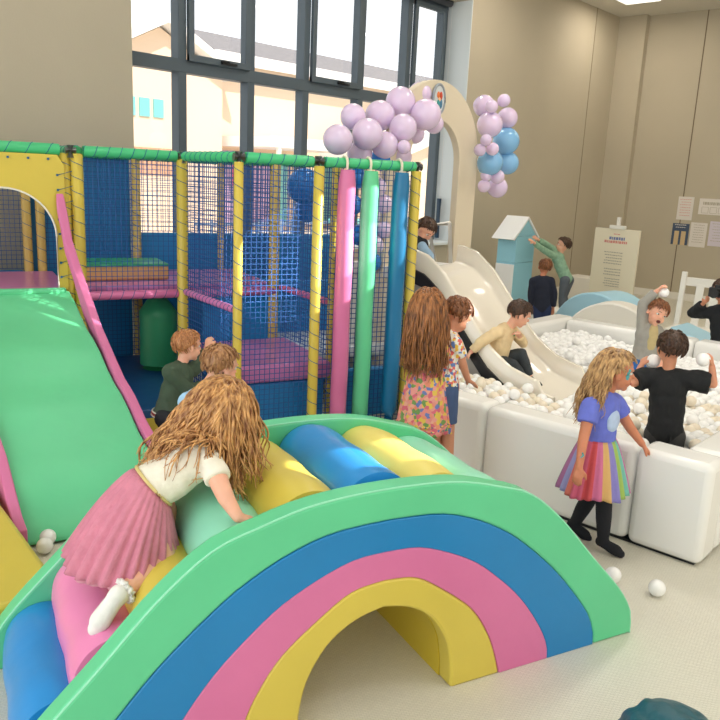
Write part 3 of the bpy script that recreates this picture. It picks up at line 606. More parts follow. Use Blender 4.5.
bm=bmesh.new(); box(bm,(-.01,0,1.34),(.05,.24,.05)); box(bm,(0,0,1.41),(.03,.05,.14)); box(bm,(.06,-.28,.45),(.03,.04,.9),Matrix.Rotation(.08,3,'Y')); box(bm,(.06,.28,.45),(.03,.04,.9),Matrix.Rotation(.08,3,'Y')); box(bm,(-.02,0,.26),(.08,.72,.03)); fin(bm,'easel_frame',WPAINT,es,smooth=False,bevel=.003)
def poster(y,z,w_,h,mm,lb,draw):
    p=root('poster',(RX-.003,y,z),lb,'poster'); bm=bmesh.new(); box(bm,(-.003,0,0),(.004,w_,h)); s=fin(bm,'sheet',mm,p,smooth=False); draw(s,w_,h)
PAPER=mat('paper_white',(226,220,212),.8); PAPER2=mat('paper_lilac',(214,206,216),.8)
def txt(c,n,top=.4):
    def f(s,w_,h): lines(s,[(-w_*.33,w_*.3,h*(top-.8*k/n),h*.02) for k in range(n)],c,-.007)
    return f
poster(5.2,1.6,.27,.4,PAPER,'white notice with faint red writing, upper left of the wall notices',txt(INKR,7,.38))
def d2(s,w_,h):
    lines(s,[(-w_*.35,w_*.35,h*.2,h*.18)],INK,-.007,'heading')
    bm=bmesh.new()
    for y in (-.14,0,.14):
        for q in ((-.055,0),(.055,0)): box(bm,(-.006,y+q[0],-h*.22),(.003,.006,.1))
        for q in (-.05,.05): box(bm,(-.006,y,-h*.22+q),(.003,.11,.006))
    fin(bm,'outline_boxes',INK,s,smooth=False)
poster(4.72,1.65,.50,.27,PAPER,'wide white notice with large dark lettering and three boxes','' or d2)
def d3(s,w_,h):
    bm=bmesh.new()
    for y in (-.06,.06): box(bm,(-.006,y,-h*.18),(.004,.08,.24)); 
    fin(bm,'gloves_picture',mat('sand_picture',(206,182,140),.8),s,smooth=False)
    lines(s,[(-.09,.09,.16,.012),(-.08,.08,.12,.01)],PAPER,-.007)
poster(5.23,1.15,.29,.37,mat('poster_slate',(70,86,110),.7),'slate blue picture notice below the red written one',d3)
poster(4.92,1.16,.28,.42,PAPER,'white notice with a small black mark and fine text between two others',txt(INK,8))
poster(4.56,1.2,.36,.42,PAPER2,'pale lilac notice at the right edge of the wall notices',txt(INK,7))
# white slatted bench / tall chair
ch=root('slatted_chair',(9.6,3.1,0),'tall white slatted wooden chair behind the photographer','chair',math.radians(6))
for y in (-.36,.34):
    bm=bmesh.new(); box(bm,(0,y,.47),(.05,.06,.93),Matrix.Rotation(.12,3,'Y')); fin(bm,'back_post',WPAINT,ch,bevel=.005)
for z in (.82,.25):
    bm=bmesh.new(); box(bm,(.01+(z-.47)*.12,-.01,z),(.035,.7,.1)); fin(bm,'cross_rail',WPAINT,ch,bevel=.004)
for y in (-.2,-.03,.14):
    bm=bmesh.new(); box(bm,(.01,y,.52),(.02,.09,.56),Matrix.Rotation(.12,3,'Y')); fin(bm,'slat',WPAINT,ch,bevel=.004)
bm=bmesh.new(); box(bm,(-.25,0,.28),(.5,.7,.05)); fin(bm,'seat',WPAINT,ch,bevel=.008)
for x in (-.45,):
    for y in (-.32,.32):
        bm=bmesh.new(); box(bm,(x,y,.13),(.05,.05,.25)); fin(bm,'leg',WPAINT,ch,bevel=.004)
# soft shapes
def halfarch(nm,loc,rz,ro,ri,dep,mm,lb,cat):
    bm=bmesh.new(); n=20
    O=[V((ro*math.cos(math.pi*t/n),0,ro*math.sin(math.pi*t/n))) for t in range(n+1)]; I=[V((ri*math.cos(math.pi*t/n),0,ri*math.sin(math.pi*t/n))) for t in range(n+1)]
    R=[[bm.verts.new((p.x,y,p.z)) for p in P] for P in (O,I) for y in (-dep/2,dep/2)]; o0,o1,i0,i1=R
    for i in range(n):
        bm.faces.new((o0[i],o0[i+1],i0[i+1],i0[i])); bm.faces.new((o1[i+1],o1[i],i1[i],i1[i+1])); bm.faces.new((i0[i],i0[i+1],i1[i+1],i1[i])); bm.faces.new((o0[i+1],o0[i],o1[i],o1[i+1]))
    for i in (0,n): bm.faces.new((o0[i],i0[i],i1[i],o1[i]))
    o=fin(bm,nm,mm,bevel=.02); o.location=loc; o.rotation_euler=(0,0,rz); return tag(o,lb,cat)
LBS=mat('soft_light_blue',(168,212,230),.45)
halfarch('foam_arch',(9.1,4.15,.012),math.radians(80),.62,.2,.55,LBS,'light blue foam arch on the floor behind the ball pit','foam arch')
halfarch('foam_arch',(8.5,3.75,.012),math.radians(95),.6,.34,.3,WPAINT,'cream foam arch tunnel in front of the light blue one','foam arch')
bm=bmesh.new(); prism(bm,[(0,-.6,0),(0,.55,0),(0,.55,.45),(0,-.6,.1)],(.5,0,0)); o=fin(bm,'foam_wedge',LBS,bevel=.02); o.location=(8.3,2.5,.012); tag(o,'light blue foam wedge behind the pit beside the photographer','foam wedge')
bm=bmesh.new(); box(bm,(0,0,.17),(.5,.5,.34)); o=fin(bm,'foam_block',LBS,bevel=.02); o.location=(9.95,4.3,.012); tag(o,'low light blue foam block in front of the easel','foam block')
bm=bmesh.new(); box(bm,(0,0,.2),(.4,.6,.4)); o=fin(bm,'foam_block',WPAINT,bevel=.02); o.location=(12.3,6.0,.012); tag(o,'cream storage block against the far wall','foam block')
bm=bmesh.new(); box(bm,(0,0,.13),(.4,.4,.26)); o=fin(bm,'foam_block',WPAINT,bevel=.02); o.location=(9.35,5.08,.012); tag(o,'low white foam block between the foam tower and the blue arch','foam block')
# ------------------------------------------------------------------ people
POSES={"tutu_girl": {"head": [1.658, 2.129, 1.017],
 "neck": [1.567, 2.129, 0.943],
 "chest": [1.501, 2.149, 0.846],
 "pelvis": [1.363, 2.204, 0.769],
 "shR": [1.521, 2.016, 0.865],
 "elR": [1.493, 1.914, 0.804],
 "wrR": [1.495, 1.853, 0.757],
 "fR": [1.568, 1.817, 0.722],
 "shL": [1.623, 2.236, 0.86],
 "elL": [1.784, 2.25, 0.696],
 "wrL": [1.928, 2.238, 0.575],
 "fL": [1.999, 2.239, 0.546],
 "hipR": [1.323, 2.171, 0.744],
 "knR": [1.356, 2.065, 0.57],
 "anR": [1.152, 2.032, 0.523],
 "toR": [1.087, 2.063, 0.417],
 "hipL": [1.436, 2.276, 0.734],
 "knL": [1.533, 2.236, 0.502],
 "anL": [1.38, 2.265, 0.365],
 "toL": [1.322, 2.303, 0.332]}, "blue_shirt_boy": {"head": [2.298, 2.992, 0.922],
 "neck": [2.218, 3.005, 0.821],
 "chest": [2.172, 3.04, 0.698],
 "pelvis": [2.118, 3.082, 0.476],
 "shR": [2.094, 2.987, 0.776],
 "elR": [2.154, 2.927, 0.638],
 "wrR": [2.318, 2.926, 0.551],
 "shL": [2.3, 3.067, 0.756],
 "elL": [2.392, 3.021, 0.628],
 "wrL": [2.456, 2.97, 0.59],
 "hipR": [2.102, 3.018, 0.446],
 "knR": [2.097, 2.972, 0.252],
 "anR": [2.081, 3.01, 0.029],
 "toR": [2.164, 2.983, -0.027],
 "hipL": [2.204, 3.104, 0.422],
 "knL": [2.229, 3.071, 0.219],
 "anL": [2.203, 3.105, -0.007],
 "toL": [2.285, 3.079, -0.065]}, "green_jumper_boy": {"head": [2.753, 3.913, 0.8],
 "neck": [2.706, 3.91, 0.7],
 "chest": [2.686, 3.924, 0.592],
 "pelvis": [2.635, 3.959, 0.381],
 "shR": [2.602, 3.885, 0.664],
 "elR": [2.71, 3.834, 0.531],
 "wrR": [2.869, 3.918, 0.531],
 "shL": [2.813, 3.957, 0.63],
 "elL": [2.898, 3.959, 0.669],
 "wrL": [2.949, 3.984, 0.762],
 "hipR": [2.587, 3.92, 0.368],
 "knR": [2.636, 3.836, 0.205],
 "anR": [2.527, 3.889, 0.106],
 "toR": [2.487, 3.916, 0.082],
 "hipL": [2.688, 3.995, 0.342],
 "knL": [2.779, 3.956, 0.173],
 "anL": [2.68, 3.989, 0.066],
 "toL": [2.645, 4.014, 0.041]}, "flower_dress_girl": {"head": [3.399, 2.579, 1.171],
 "neck": [3.397, 2.581, 1.047],
 "chest": [3.401, 2.575, 0.934],
 "pelvis": [3.41, 2.564, 0.714],
 "shR": [3.43, 2.503, 0.977],
 "elR": [3.496, 2.499, 0.849],
 "wrR": [3.587, 2.527, 0.728],
 "shL": [3.369, 2.652, 0.959],
 "elL": [3.43, 2.704, 0.812],
 "wrL": [3.54, 2.724, 0.694],
 "hipR": [3.431, 2.536, 0.694],
 "knR": [3.448, 2.512, 0.422],
 "anR": [3.46, 2.496, 0.042],
 "toR": [3.554, 2.538, -0.056],
 "hipL": [3.39, 2.59, 0.689],
 "knL": [3.404, 2.571, 0.416],
 "anL": [3.415, 2.557, 0.035],
 "toL": [3.49, 2.624, -0.06]}, "leaning_boy": {"head": [3.655, 2.561, 1.104],
 "neck": [3.604, 2.564, 1.009],
 "chest": [3.562, 2.554, 0.916],
 "pelvis": [3.52, 2.527, 0.721],
 "shR": [3.541, 2.48, 0.968],
 "elR": [3.596, 2.453, 0.843],
 "wrR": [3.666, 2.458, 0.742],
 "fR": [3.742, 2.436, 0.698],
 "shL": [3.605, 2.633, 0.968],
 "elL": [3.693, 2.612, 0.816],
 "wrL": [3.73, 2.594, 0.716],
 "hipR": [3.507, 2.494, 0.701],
 "knR": [3.507, 2.459, 0.459],
 "anR": [3.518, 2.443, 0.011],
 "toR": [3.606, 2.456, -0.064],
 "hipL": [3.568, 2.581, 0.684],
 "knL": [3.565, 2.55, 0.435],
 "anL": [3.579, 2.53, -0.016],
 "toL": [3.667, 2.543, -0.098]}, "slide_boy": {"head": [5.205, 3.062, 0.892],
 "neck": [5.167, 3.125, 0.784],
 "chest": [5.144, 3.165, 0.693],
 "pelvis": [5.132, 3.185, 0.523],
 "shR": [5.034, 3.154, 0.747],
 "elR": [4.926, 3.22, 0.671],
 "wrR": [4.894, 3.274, 0.595],
 "shL": [5.257, 3.15, 0.746],
 "elL": [5.331, 3.084, 0.644],
 "wrL": [5.191, 3.045, 0.732],
 "hipR": [5.078, 3.159, 0.512],
 "knR": [5.136, 3.041, 0.502],
 "anR": [5.167, 2.93, 0.369],
 "toR": [5.211, 2.855, 0.33],
 "hipL": [5.195, 3.196, 0.504],
 "knL": [5.258, 3.051, 0.571],
 "anL": [5.284, 2.967, 0.39],
 "toL": [5.326, 2.896, 0.334]}, "platform_boy": {"head": [5.536, 4.279, 1.433],
 "neck": [5.511, 4.309, 1.343],
 "chest": [5.497, 4.325, 1.254],
 "pelvis": [5.476, 4.35, 1.074],
 "shR": [5.456, 4.25, 1.289],
 "elR": [5.489, 4.18, 1.215],
 "wrR": [5.531, 4.207, 1.149],
 "shL": [5.536, 4.403, 1.281],
 "elL": [5.63, 4.354, 1.174],
 "wrL": [5.679, 4.296, 1.123],
 "hipR": [5.424, 4.318, 1.044],
 "knR": [5.454, 4.284, 0.885],
 "anR": [5.438, 4.302, 0.702],
 "toR": [5.474, 4.26, 0.678],
 "hipL": [5.529, 4.38, 1.049],
 "knL": [5.559, 4.345, 0.888],
 "anL": [5.543, 4.364, 0.702],
 "toL": [5.579, 4.321, 0.677]}, "navy_boy": {"head": [8.657, 4.803, 0.89],
 "neck": [8.632, 4.806, 0.792],
 "chest": [8.633, 4.804, 0.642],
 "pelvis": [8.644, 4.784, 0.406],
 "shR": [8.681, 4.715, 0.725],
 "elR": [8.706, 4.668, 0.555],
 "wrR": [8.752, 4.688, 0.384],
 "shL": [8.578, 4.906, 0.709],
 "elL": [8.575, 4.913, 0.532],
 "wrL": [8.631, 4.915, 0.375],
 "hipR": [8.668, 4.739, 0.385],
 "knR": [8.677, 4.722, 0.183],
 "anR": [8.688, 4.702, -0.045],
 "toR": [8.76, 4.737, -0.099],
 "hipL": [8.622, 4.824, 0.376],
 "knL": [8.631, 4.808, 0.175],
 "anL": [8.642, 4.788, -0.054],
 "toL": [8.713, 4.824, -0.108]}, "green_shirt_boy": {"head": [10.168, 5.391, 1.062],
 "neck": [10.148, 5.43, 0.946],
 "chest": [10.146, 5.434, 0.846],
 "pelvis": [10.208, 5.312, 0.598],
 "shR": [10.0, 5.457, 0.921],
 "elR": [9.776, 5.498, 1.009],
 "wrR": [9.578, 5.535, 1.108],
 "shL": [10.179, 5.48, 0.954],
 "elL": [9.929, 5.529, 1.071],
 "wrL": [9.705, 5.551, 1.145],
 "hipR": [10.15, 5.294, 0.575],
 "knR": [10.142, 5.309, 0.329],
 "anR": [10.154, 5.287, 0.084],
 "toR": [10.118, 5.356, 0.019],
 "hipL": [10.282, 5.3, 0.566],
 "knL": [10.261, 5.341, 0.33],
 "anL": [10.284, 5.295, 0.1],
 "toL": [10.249, 5.365, 0.034]}, "cardigan_boy": {"head": [6.0, 2.32, 0.935],
 "neck": [6.013, 2.367, 0.831],
 "chest": [6.012, 2.37, 0.734],
 "pelvis": [6.007, 2.383, 0.545],
 "shR": [5.977, 2.405, 0.805],
 "elR": [5.968, 2.426, 0.994],
 "wrR": [6.001, 2.343, 1.105],
 "shL": [6.072, 2.328, 0.783],
 "elL": [6.137, 2.272, 0.646],
 "wrL": [6.038, 2.251, 0.55],
 "hipR": [5.969, 2.397, 0.523],
 "knR": [5.851, 2.369, 0.384],
 "anR": [5.905, 2.368, 0.069],
 "toR": [5.803, 2.355, 0.06],
 "hipL": [6.056, 2.368, 0.516],
 "knL": [6.024, 2.341, 0.353],
 "anL": [6.089, 2.311, 0.046],
 "toL": [5.992, 2.286, 0.038]}, "rainbow_girl": {"head": [3.697, 1.591, 0.966],
 "neck": [3.661, 1.623, 0.845],
 "chest": [3.66, 1.627, 0.749],
 "pelvis": [3.66, 1.626, 0.561],
 "shR": [3.556, 1.641, 0.797],
 "elR": [3.476, 1.625, 0.635],
 "wrR": [3.42, 1.603, 0.514],
 "shL": [3.754, 1.611, 0.789],
 "elL": [3.811, 1.528, 0.652],
 "wrL": [3.855, 1.477, 0.574],
 "hipR": [3.615, 1.606, 0.534],
 "knR": [3.64, 1.547, 0.272],
 "anR": [3.665, 1.539, 0.066],
 "toR": [3.678, 1.458, 0.029],
 "hipL": [3.72, 1.638, 0.511],
 "knL": [3.726, 1.675, 0.233],
 "anL": [3.722, 1.736, 0.075],
 "toL": [3.745, 1.683, 0.027]}, "black_shirt_boy": {"head": [4.514, 1.637, 0.971],
 "neck": [4.514, 1.636, 0.839],
 "chest": [4.519, 1.622, 0.719],
 "pelvis": [4.524, 1.609, 0.474],
 "shR": [4.56, 1.508, 0.798],
 "elR": [4.598, 1.401, 0.79],
 "wrR": [4.592, 1.42, 0.894],
 "shL": [4.473, 1.75, 0.779],
 "elL": [4.408, 1.785, 0.746],
 "wrL": [4.482, 1.786, 0.838],
 "hipR": [4.54, 1.563, 0.445],
 "knR": [4.549, 1.538, 0.235],
 "anR": [4.558, 1.513, -0.018],
 "toR": [4.659, 1.529, -0.093],
 "hipL": [4.508, 1.652, 0.441],
 "knL": [4.518, 1.626, 0.217],
 "anL": [4.527, 1.602, -0.038],
 "toL": [4.619, 1.641, -0.119]}, "photographer": {"head": [7.766, 2.414, 0.965],
 "neck": [7.771, 2.398, 0.842],
 "chest": [7.777, 2.378, 0.69],
 "pelvis": [7.788, 2.342, 0.42],
 "shR": [7.721, 2.497, 0.745],
 "elR": [7.748, 2.655, 0.719],
 "wrR": [7.651, 2.524, 0.845],
 "shL": [7.828, 2.277, 0.768],
 "elL": [7.736, 2.165, 0.68],
 "wrL": [7.641, 2.31, 0.904],
 "hipR": [7.774, 2.387, 0.374],
 "knR": [7.778, 2.374, 0.147],
 "anR": [7.785, 2.35, -0.041],
 "toR": [7.686, 2.335, -0.04],
 "hipL": [7.804, 2.287, 0.389],
 "knL": [7.817, 2.241, 0.168],
 "anL": [7.825, 2.215, -0.028],
 "toL": [7.735, 2.168, -0.021]}}
BS=bpy.data.scenes.new('bake')
def bake(bm,voxel,smooth=3,fac=.5):
    me=bpy.data.meshes.new('tmp'); bmesh.ops.recalc_face_normals(bm,faces=bm.faces[:]); bm.to_mesh(me); bm.free()
    o=bpy.data.objects.new('tmp',me); BS.collection.objects.link(o)
    r=o.modifiers.new('r','REMESH'); r.mode='VOXEL'; r.voxel_size=voxel; r.use_smooth_shade=True
    if smooth: s=o.modifiers.new('s','SMOOTH'); s.factor=fac; s.iterations=smooth
    BS.view_layers[0].update(); dg=BS.view_layers[0].depsgraph; ev=o.evaluated_get(dg); out=bpy.data.meshes.new_from_object(ev)
    bpy.data.objects.remove(o); bpy.data.meshes.remove(me)
    out.materials.clear()
    for p in out.polygons: p.use_smooth=True; p.material_index=0
    return out
def wrinkle(me,amp,sc_=18,st=(1,1,.45),seed=0):
    nv=[v.normal.copy() for v in me.vertices]
    for v,vn in zip(me.vertices,nv):
        p=v.co.copy(); q=V((p.x*sc_*st[0]+seed,p.y*sc_*st[1],p.z*sc_*st[2]))
        v.co=p+vn*amp*(noise.noise(q)+.5*noise.noise(q*2.3))
def clipmesh(me,planes):
    bm=bmesh.new(); bm.from_mesh(me)
    for co,no in planes:
        bmesh.ops.bisect_plane(bm,geom=bm.verts[:]+bm.edges[:]+bm.faces[:],plane_co=co,plane_no=no,clear_outer=True)
    bm.to_mesh(me); bm.free()
SKIN={'fair':mat('skin_fair',(236,178,150),.5,sss=.25,var=.04,vscale=30),'tan':mat('skin_tan',(214,150,118),.5,sss=.2,var=.04,vscale=30),'warm':mat('skin_warm',(206,134,100),.5,sss=.2,var=.04,vscale=30)}
EYEW=mat('eye_white',(236,232,226),.2); IRIS=mat('eye_iris',(66,46,34),.15); LIP=mat('lip',(190,92,84),.45); MOUTH=mat('mouth_dark',(96,30,30),.5); BROW=mat('brow',(110,76,52),.8)
def hairmat(name,dark,light,scale=30):
    if name in MATS: return MATS[name]
    m=bpy.data.materials.new(name); m.use_nodes=True; MATS[name]=m; nt=m.node_tree; b=nt.nodes['Principled BSDF']; b.inputs['Roughness'].default_value=.42
    tc=nt.nodes.new('ShaderNodeTexCoord'); mp=nt.nodes.new('ShaderNodeMapping'); mp.inputs['Scale'].default_value=(scale,scale,scale*.3)
    n=nt.nodes.new('ShaderNodeTexNoise'); n.inputs['Scale'].default_value=2.2; n.inputs['Detail'].default_value=3
    r=nt.nodes.new('ShaderNodeValToRGB'); r.color_ramp.elements[0].position=.32; r.color_ramp.elements[1].position=.68
    r.color_ramp.elements[0].color=lin(dark); r.color_ramp.elements[1].color=lin(light)
    nt.links.new(tc.outputs['Object'],mp.inputs['Vector']); nt.links.new(mp.outputs['Vector'],n.inputs['Vector']); nt.links.new(n.outputs['Fac'],r.inputs['Fac']); nt.links.new(r.outputs['Color'],b.inputs['Base Color'])
    bp=nt.nodes.new('ShaderNodeBump'); bp.inputs['Strength'].default_value=.4; bp.inputs['Distance'].default_value=.01; nt.links.new(n.outputs['Fac'],bp.inputs['Height']); nt.links.new(bp.outputs['Normal'],b.inputs['Normal'])
    return m
def patmat(name,cols,scale=40,rough=.8):
    if name in MATS: return MATS[name]
    m=bpy.data.materials.new(name); m.use_nodes=True; MATS[name]=m; nt=m.node_tree; b=nt.nodes['Principled BSDF']; b.inputs['Roughness'].default_value=rough
    tc=nt.nodes.new('ShaderNodeTexCoord'); vo=nt.nodes.new('ShaderNodeTexVoronoi'); vo.inputs['Scale'].default_value=scale
    sp=nt.nodes.new('ShaderNodeSeparateColor'); r=nt.nodes.new('ShaderNodeValToRGB'); r.color_ramp.interpolation='CONSTANT'
    while len(r.color_ramp.elements)<len(cols): r.color_ramp.elements.new(.5)
    for i,c in enumerate(cols): r.color_ramp.elements[i].position=i/len(cols); r.color_ramp.elements[i].color=lin(c)
    nt.links.new(tc.outputs['Object'],vo.inputs['Vector']); nt.links.new(vo.outputs['Color'],sp.inputs[0]); nt.links.new(sp.outputs[0],r.inputs['Fac']); nt.links.new(r.outputs['Color'],b.inputs['Base Color'])
    return m
class Person:
    def __init__(s,key,label,skin='fair',size=1.0,look=(0,1,0),up=None,voxel=.006,tilt=0):
        J={k:V(v) for k,v in POSES[key].items()}
        s.base=V((J['pelvis'].x,J['pelvis'].y,0)); s.J={k:v-s.base for k,v in J.items()}; s.size=size; s.vox=voxel; s.skin=SKIN[skin]; s.label=label
        J=s.J
        L=R0*look[0]+Fh*look[1]+UZ*look[2]
        s.hf=L.normalized(); u=V(up) if up else (J['head']-J['neck']).normalized()*.5+V((0,0,.5))
        u=u-s.hf*u.dot(s.hf); s.hu=u.normalized(); s.hr=s.hf.cross(s.hu).normalized()
        s.HM=Matrix((s.hr,s.hf,s.hu)).transposed(); s.hc=J['head']
        s.side=(J['shR']-J['shL']).normalized(); s.up=(J['neck']-J['pelvis']).normalized(); s.side=(s.side-s.up*s.side.dot(s.up)).normalized(); s.fwd=s.up.cross(s.side).normalized()
    def H(s,x,y,z): return s.hc+s.HM@(V((x,y,z))*s.size)
    def torso(s,bm,g=0,parts=('pelvis','belly','chest','sh')):
        J=s.J;k=s.size; 
        def e(c,rx,ry,rz): ell(bm,c,s.side*(rx*k+g),s.fwd*(ry*k+g),s.up*(rz*k+g),3)
        if 'pelvis' in parts: e(J['pelvis'],.088,.07,.075)
        if 'belly' in parts:
            for t in (.25,.5,.75): e(J['pelvis'].lerp(J['chest'],t),.083,.067,.08)
        if 'chest' in parts: e(J['chest'].lerp(J['neck'],.18),.088,.066,.098)
        if 'sh' in parts:
            c=J['chest'].lerp(J['neck'],.62)
            for n in ('shR','shL'): caps(bm,c,.045*k+g,J[n],.034*k+g)
    def arm(s,bm,S,g=0,to=1.0,start=0):
        J=s.J;k=s.size; a,b,c=J['sh'+S],J['el'+S],J['wr'+S]
        if to<=.5: caps(bm,a,.034*k+g,a.lerp(b,to*2),(.034-.006*to*2)*k+g*1.3,flat1=True)
        else:
            caps(bm,a,.034*k+g,b,.026*k+g); t=(to-.5)*2; caps(bm,b,.026*k+g,b.lerp(c,t),(.026-.008*t)*k+g*1.1,flat1=to<1)
    def leg(s,bm,S,g=0,to=1.0):
        J=s.J;k=s.size; a,b,c=J['hip'+S],J['kn'+S],J['an'+S]
        if to<=.5: caps(bm,a,.058*k+g,a.lerp(b,to*2),(.058-.02*to*2)*k+g*1.3,flat1=True)
        else:
            caps(bm,a,.058*k+g,b,.038*k+g); t=(to-.5)*2; m_=b.lerp(c,.35); 
            caps(bm,b,.038*k+g,m_,.037*k+g); 
            if t>.35: caps(bm,m_,.037*k+g,b.lerp(c,t),(.037-.013*t)*k+g*1.2,flat1=to<1)
    def foot(s,bm,S,g=0):
        J=s.J;k=s.size;a,t=J['an'+S],J['to'+S]; d=(t-a); 
        heel=a-d.normalized()*.014*k+ (V((0,0,-.012))*k if abs(d.normalized().z)<.8 else V((0,0,0)))
        tt=a+d.normalized()*.105*k
        caps(bm,a,.024*k+g,heel,.024*k+g); caps(bm,heel,.023*k+g,tt,.018*k+g); caps(bm,heel,.02*k+g,a.lerp(tt,.75),.027*k+g)
    def hand(s,bm,S,curl=.35,nrm=None):
        J=s.J;k=s.size; w=J['wr'+S]; e=J['el'+S]; d=(w-e).normalized()
        f=J.get('f'+S); d=(f-w).normalized() if f is not None else d
        n=V(nrm) if nrm is not None else V((0,0,-1)); n=n-d*n.dot(d); n=n.normalized() if n.length>.05 else frame(d)[0]   # palm faces n
        sd=n.cross(d).normalized()*(1 if S=='R' else -1)    # towards the little finger
        kn=[]
        for i,(u,l) in enumerate(((-1.5,.047),(-.5,.052),(.5,.049),(1.5,.043))):
            c=w+sd*(u*.011*k)+d*(l*k); kn.append(c); caps(bm,w+sd*(u*.006*k),.011*k,c,.0095*k,10)
            p=c; a=.15+curl*.6; fl=(.9,1.0,.93,.75)[i]; r=.0082*k
            for j,sl_ in enumerate((.020,.014,.011)):
                a2=a+curl*j*.9; q=p+(d*math.cos(a2)+n*math.sin(a2)+sd*u*.06)*sl_*fl*k; caps(bm,p,r,q,r*.9,8); p=q; r*=.9
        b0=w+d*.014*k-sd*.014*k; b1=b0+(d*.55-sd*.75+n*.35).normalized()*.026*k; b2=b1+(d*.85-sd*.25+n*.45).normalized()*.022*k
        caps(bm,b0,.012*k,b1,.0095*k,8); caps(bm,b1,.0095*k,b2,.0075*k,8)
    def head(s,bm):
        k=s.size
        def e(c,r): ell(bm,s.H(*c),s.hr*r[0]*k,s.hf*r[1]*k,s.hu*r[2]*k,3)
        e((0,-.012,.022),(.071,.087,.078)); e((0,.018,-.028),(.056,.058,.066)); e((0,.05,-.078),(.02,.018,.018))
        for x in (-1,1):
            e((x*.03,.048,-.036),(.026,.024,.026)); e((x*.073,-.006,-.012),(.009,.018,.026)); e((x*.028,.064,.022),(.022,.012,.008))
        caps(bm,s.H(0,.072,.004),.007*k,s.H(0,.086,-.018),.0105*k,10); caps(bm,s.H(0,.07,-.05),.012*k,s.H(0,.066,-.058),.012*k,10)
        caps(bm,s.H(0,-.012,-.045),.038*k,s.J['neck']-s.up*.01,.036*k)
        caps(bm,s.J['neck']-s.up*.01,.038*k,s.J['chest'].lerp(s.J['neck'],.5),.045*k)
    def body(s,curl=(.35,.35),pn=(None,None),feet=True,mouth_open=0,hands=True,face=True):
        bm=bmesh.new(); s.head(bm); s.torso(bm)
        for i,S in enumerate('RL'):
            s.arm(bm,S); 
            if hands: s.hand(bm,S,curl[i],pn[i])
            s.leg(bm,S); s.foot(bm,S)
        me=bake(bm,s.vox,3)
        # eyes, lips and brows set into the skin
        k=s.size
        if face:
            fb=bmesh.new(); fb.from_mesh(me)
            def addm(fn,mi):
                n0=len(fb.faces); fn(); fb.faces.ensure_lookup_table()
                for f in fb.faces[n0:]: f.material_index=mi; f.smooth=True
            for x in (-1,1):
                addm(lambda: ell(fb,s.H(x*.028,.0585,.004),s.hr*.0135*k,s.hf*.013*k,s.hu*.0095*k,2),1)
                addm(lambda: ell(fb,s.H(x*.028,.0678,.004),s.hr*.0062*k,s.hf*.0055*k,s.hu*.0065*k,2),2)
                addm(lambda: caps(fb,s.H(x*.017,.076,.026),.0028*k,s.H(x*.042,.068,.026),.002*k,6),5)
            if mouth_open: addm(lambda: ell(fb,s.H(0,.074,-.050),s.hr*.019*k,s.hf*.010*k,s.hu*.014*k,2),4)
            else:
                addm(lambda: ell(fb,s.H(0,.078,-.0485),s.hr*.018*k,s.hf*.006*k,s.hu*.0035*k,2),3); addm(lambda: ell(fb,s.H(0,.0775,-.0545),s.hr*.014*k,s.hf*.006*k,s.hu*.004*k,2),3)
            fb.to_mesh(me); fb.free()
        s.o=link('person',me,[s.skin,EYEW,IRIS,LIP,MOUTH,BROW]); s.o.location=s.base; tag(s.o,s.label,'person'); return s.o
    def garment(s,name,fn,mm,g=.012,vox=None,planes=(),wr=.004,smooth=4,label=None,seed=0,st=(1,1,.45)):
        bm=bmesh.new(); fn(bm,g); me=bake(bm,vox or max(s.vox,.007),smooth); wrinkle(me,wr,22,st,seed)
        if planes: clipmesh(me,planes)
        o=link(name,me,mm,s.o)
        if label: o['label']=label
        return o
    def skirt(s,name,top,tn,tr,bot,bn,br,mats,pleats=26,amp=.02,n=156,rows=16,flare=1.0,stripe=None,label=None,thick=True,side=None):
        "tr,br=(side radius, front radius)"
        bm=bmesh.new(); R=[]; rr=random.Random(5)
        ph=[rr.uniform(-.5,.5) for _ in range(pleats+1)]
        sd=side or s.side
        for i in range(rows+1):
            t=i/rows; c=top.lerp(bot,t); nn=(V(tn).lerp(V(bn),t)).normalized(); x=(sd-nn*sd.dot(nn)).normalized(); y=nn.cross(x)
            e=t**flare; ra=tr[0]+(br[0]-tr[0])*e; rb=tr[1]+(br[1]-tr[1])*e; ring=[]
            for k in range(n):
                a=2*math.pi*k/n; w_=amp*t**.7*(math.sin(a*pleats+1.5*math.sin(a*3))+.45*math.sin(a*pleats*.37+2)); dz=amp*.8*math.sin(a*5+1)*t
                ring.append(bm.verts.new(c+x*(ra+w_)*math.cos(a)+y*(rb+w_)*math.sin(a)-nn*dz))
            R.append(ring)
        for a,b in zip(R,R[1:]):
            for k in range(n):
                f=bm.faces.new((a[k],a[(k+1)%n],b[(k+1)%n],b[k]))
                if stripe: f.material_index=int(k/n*stripe)%len(mats)
        me=bpy.data.meshes.new(name); bm.to_mesh(me); bm.free()
        for p in me.polygons: p.use_smooth=True
        o=link(name,me,mats,s.o); 
        if thick: md=o.modifiers.new('t','SOLIDIFY'); md.thickness=.003
        if label: o['label']=label
        return o
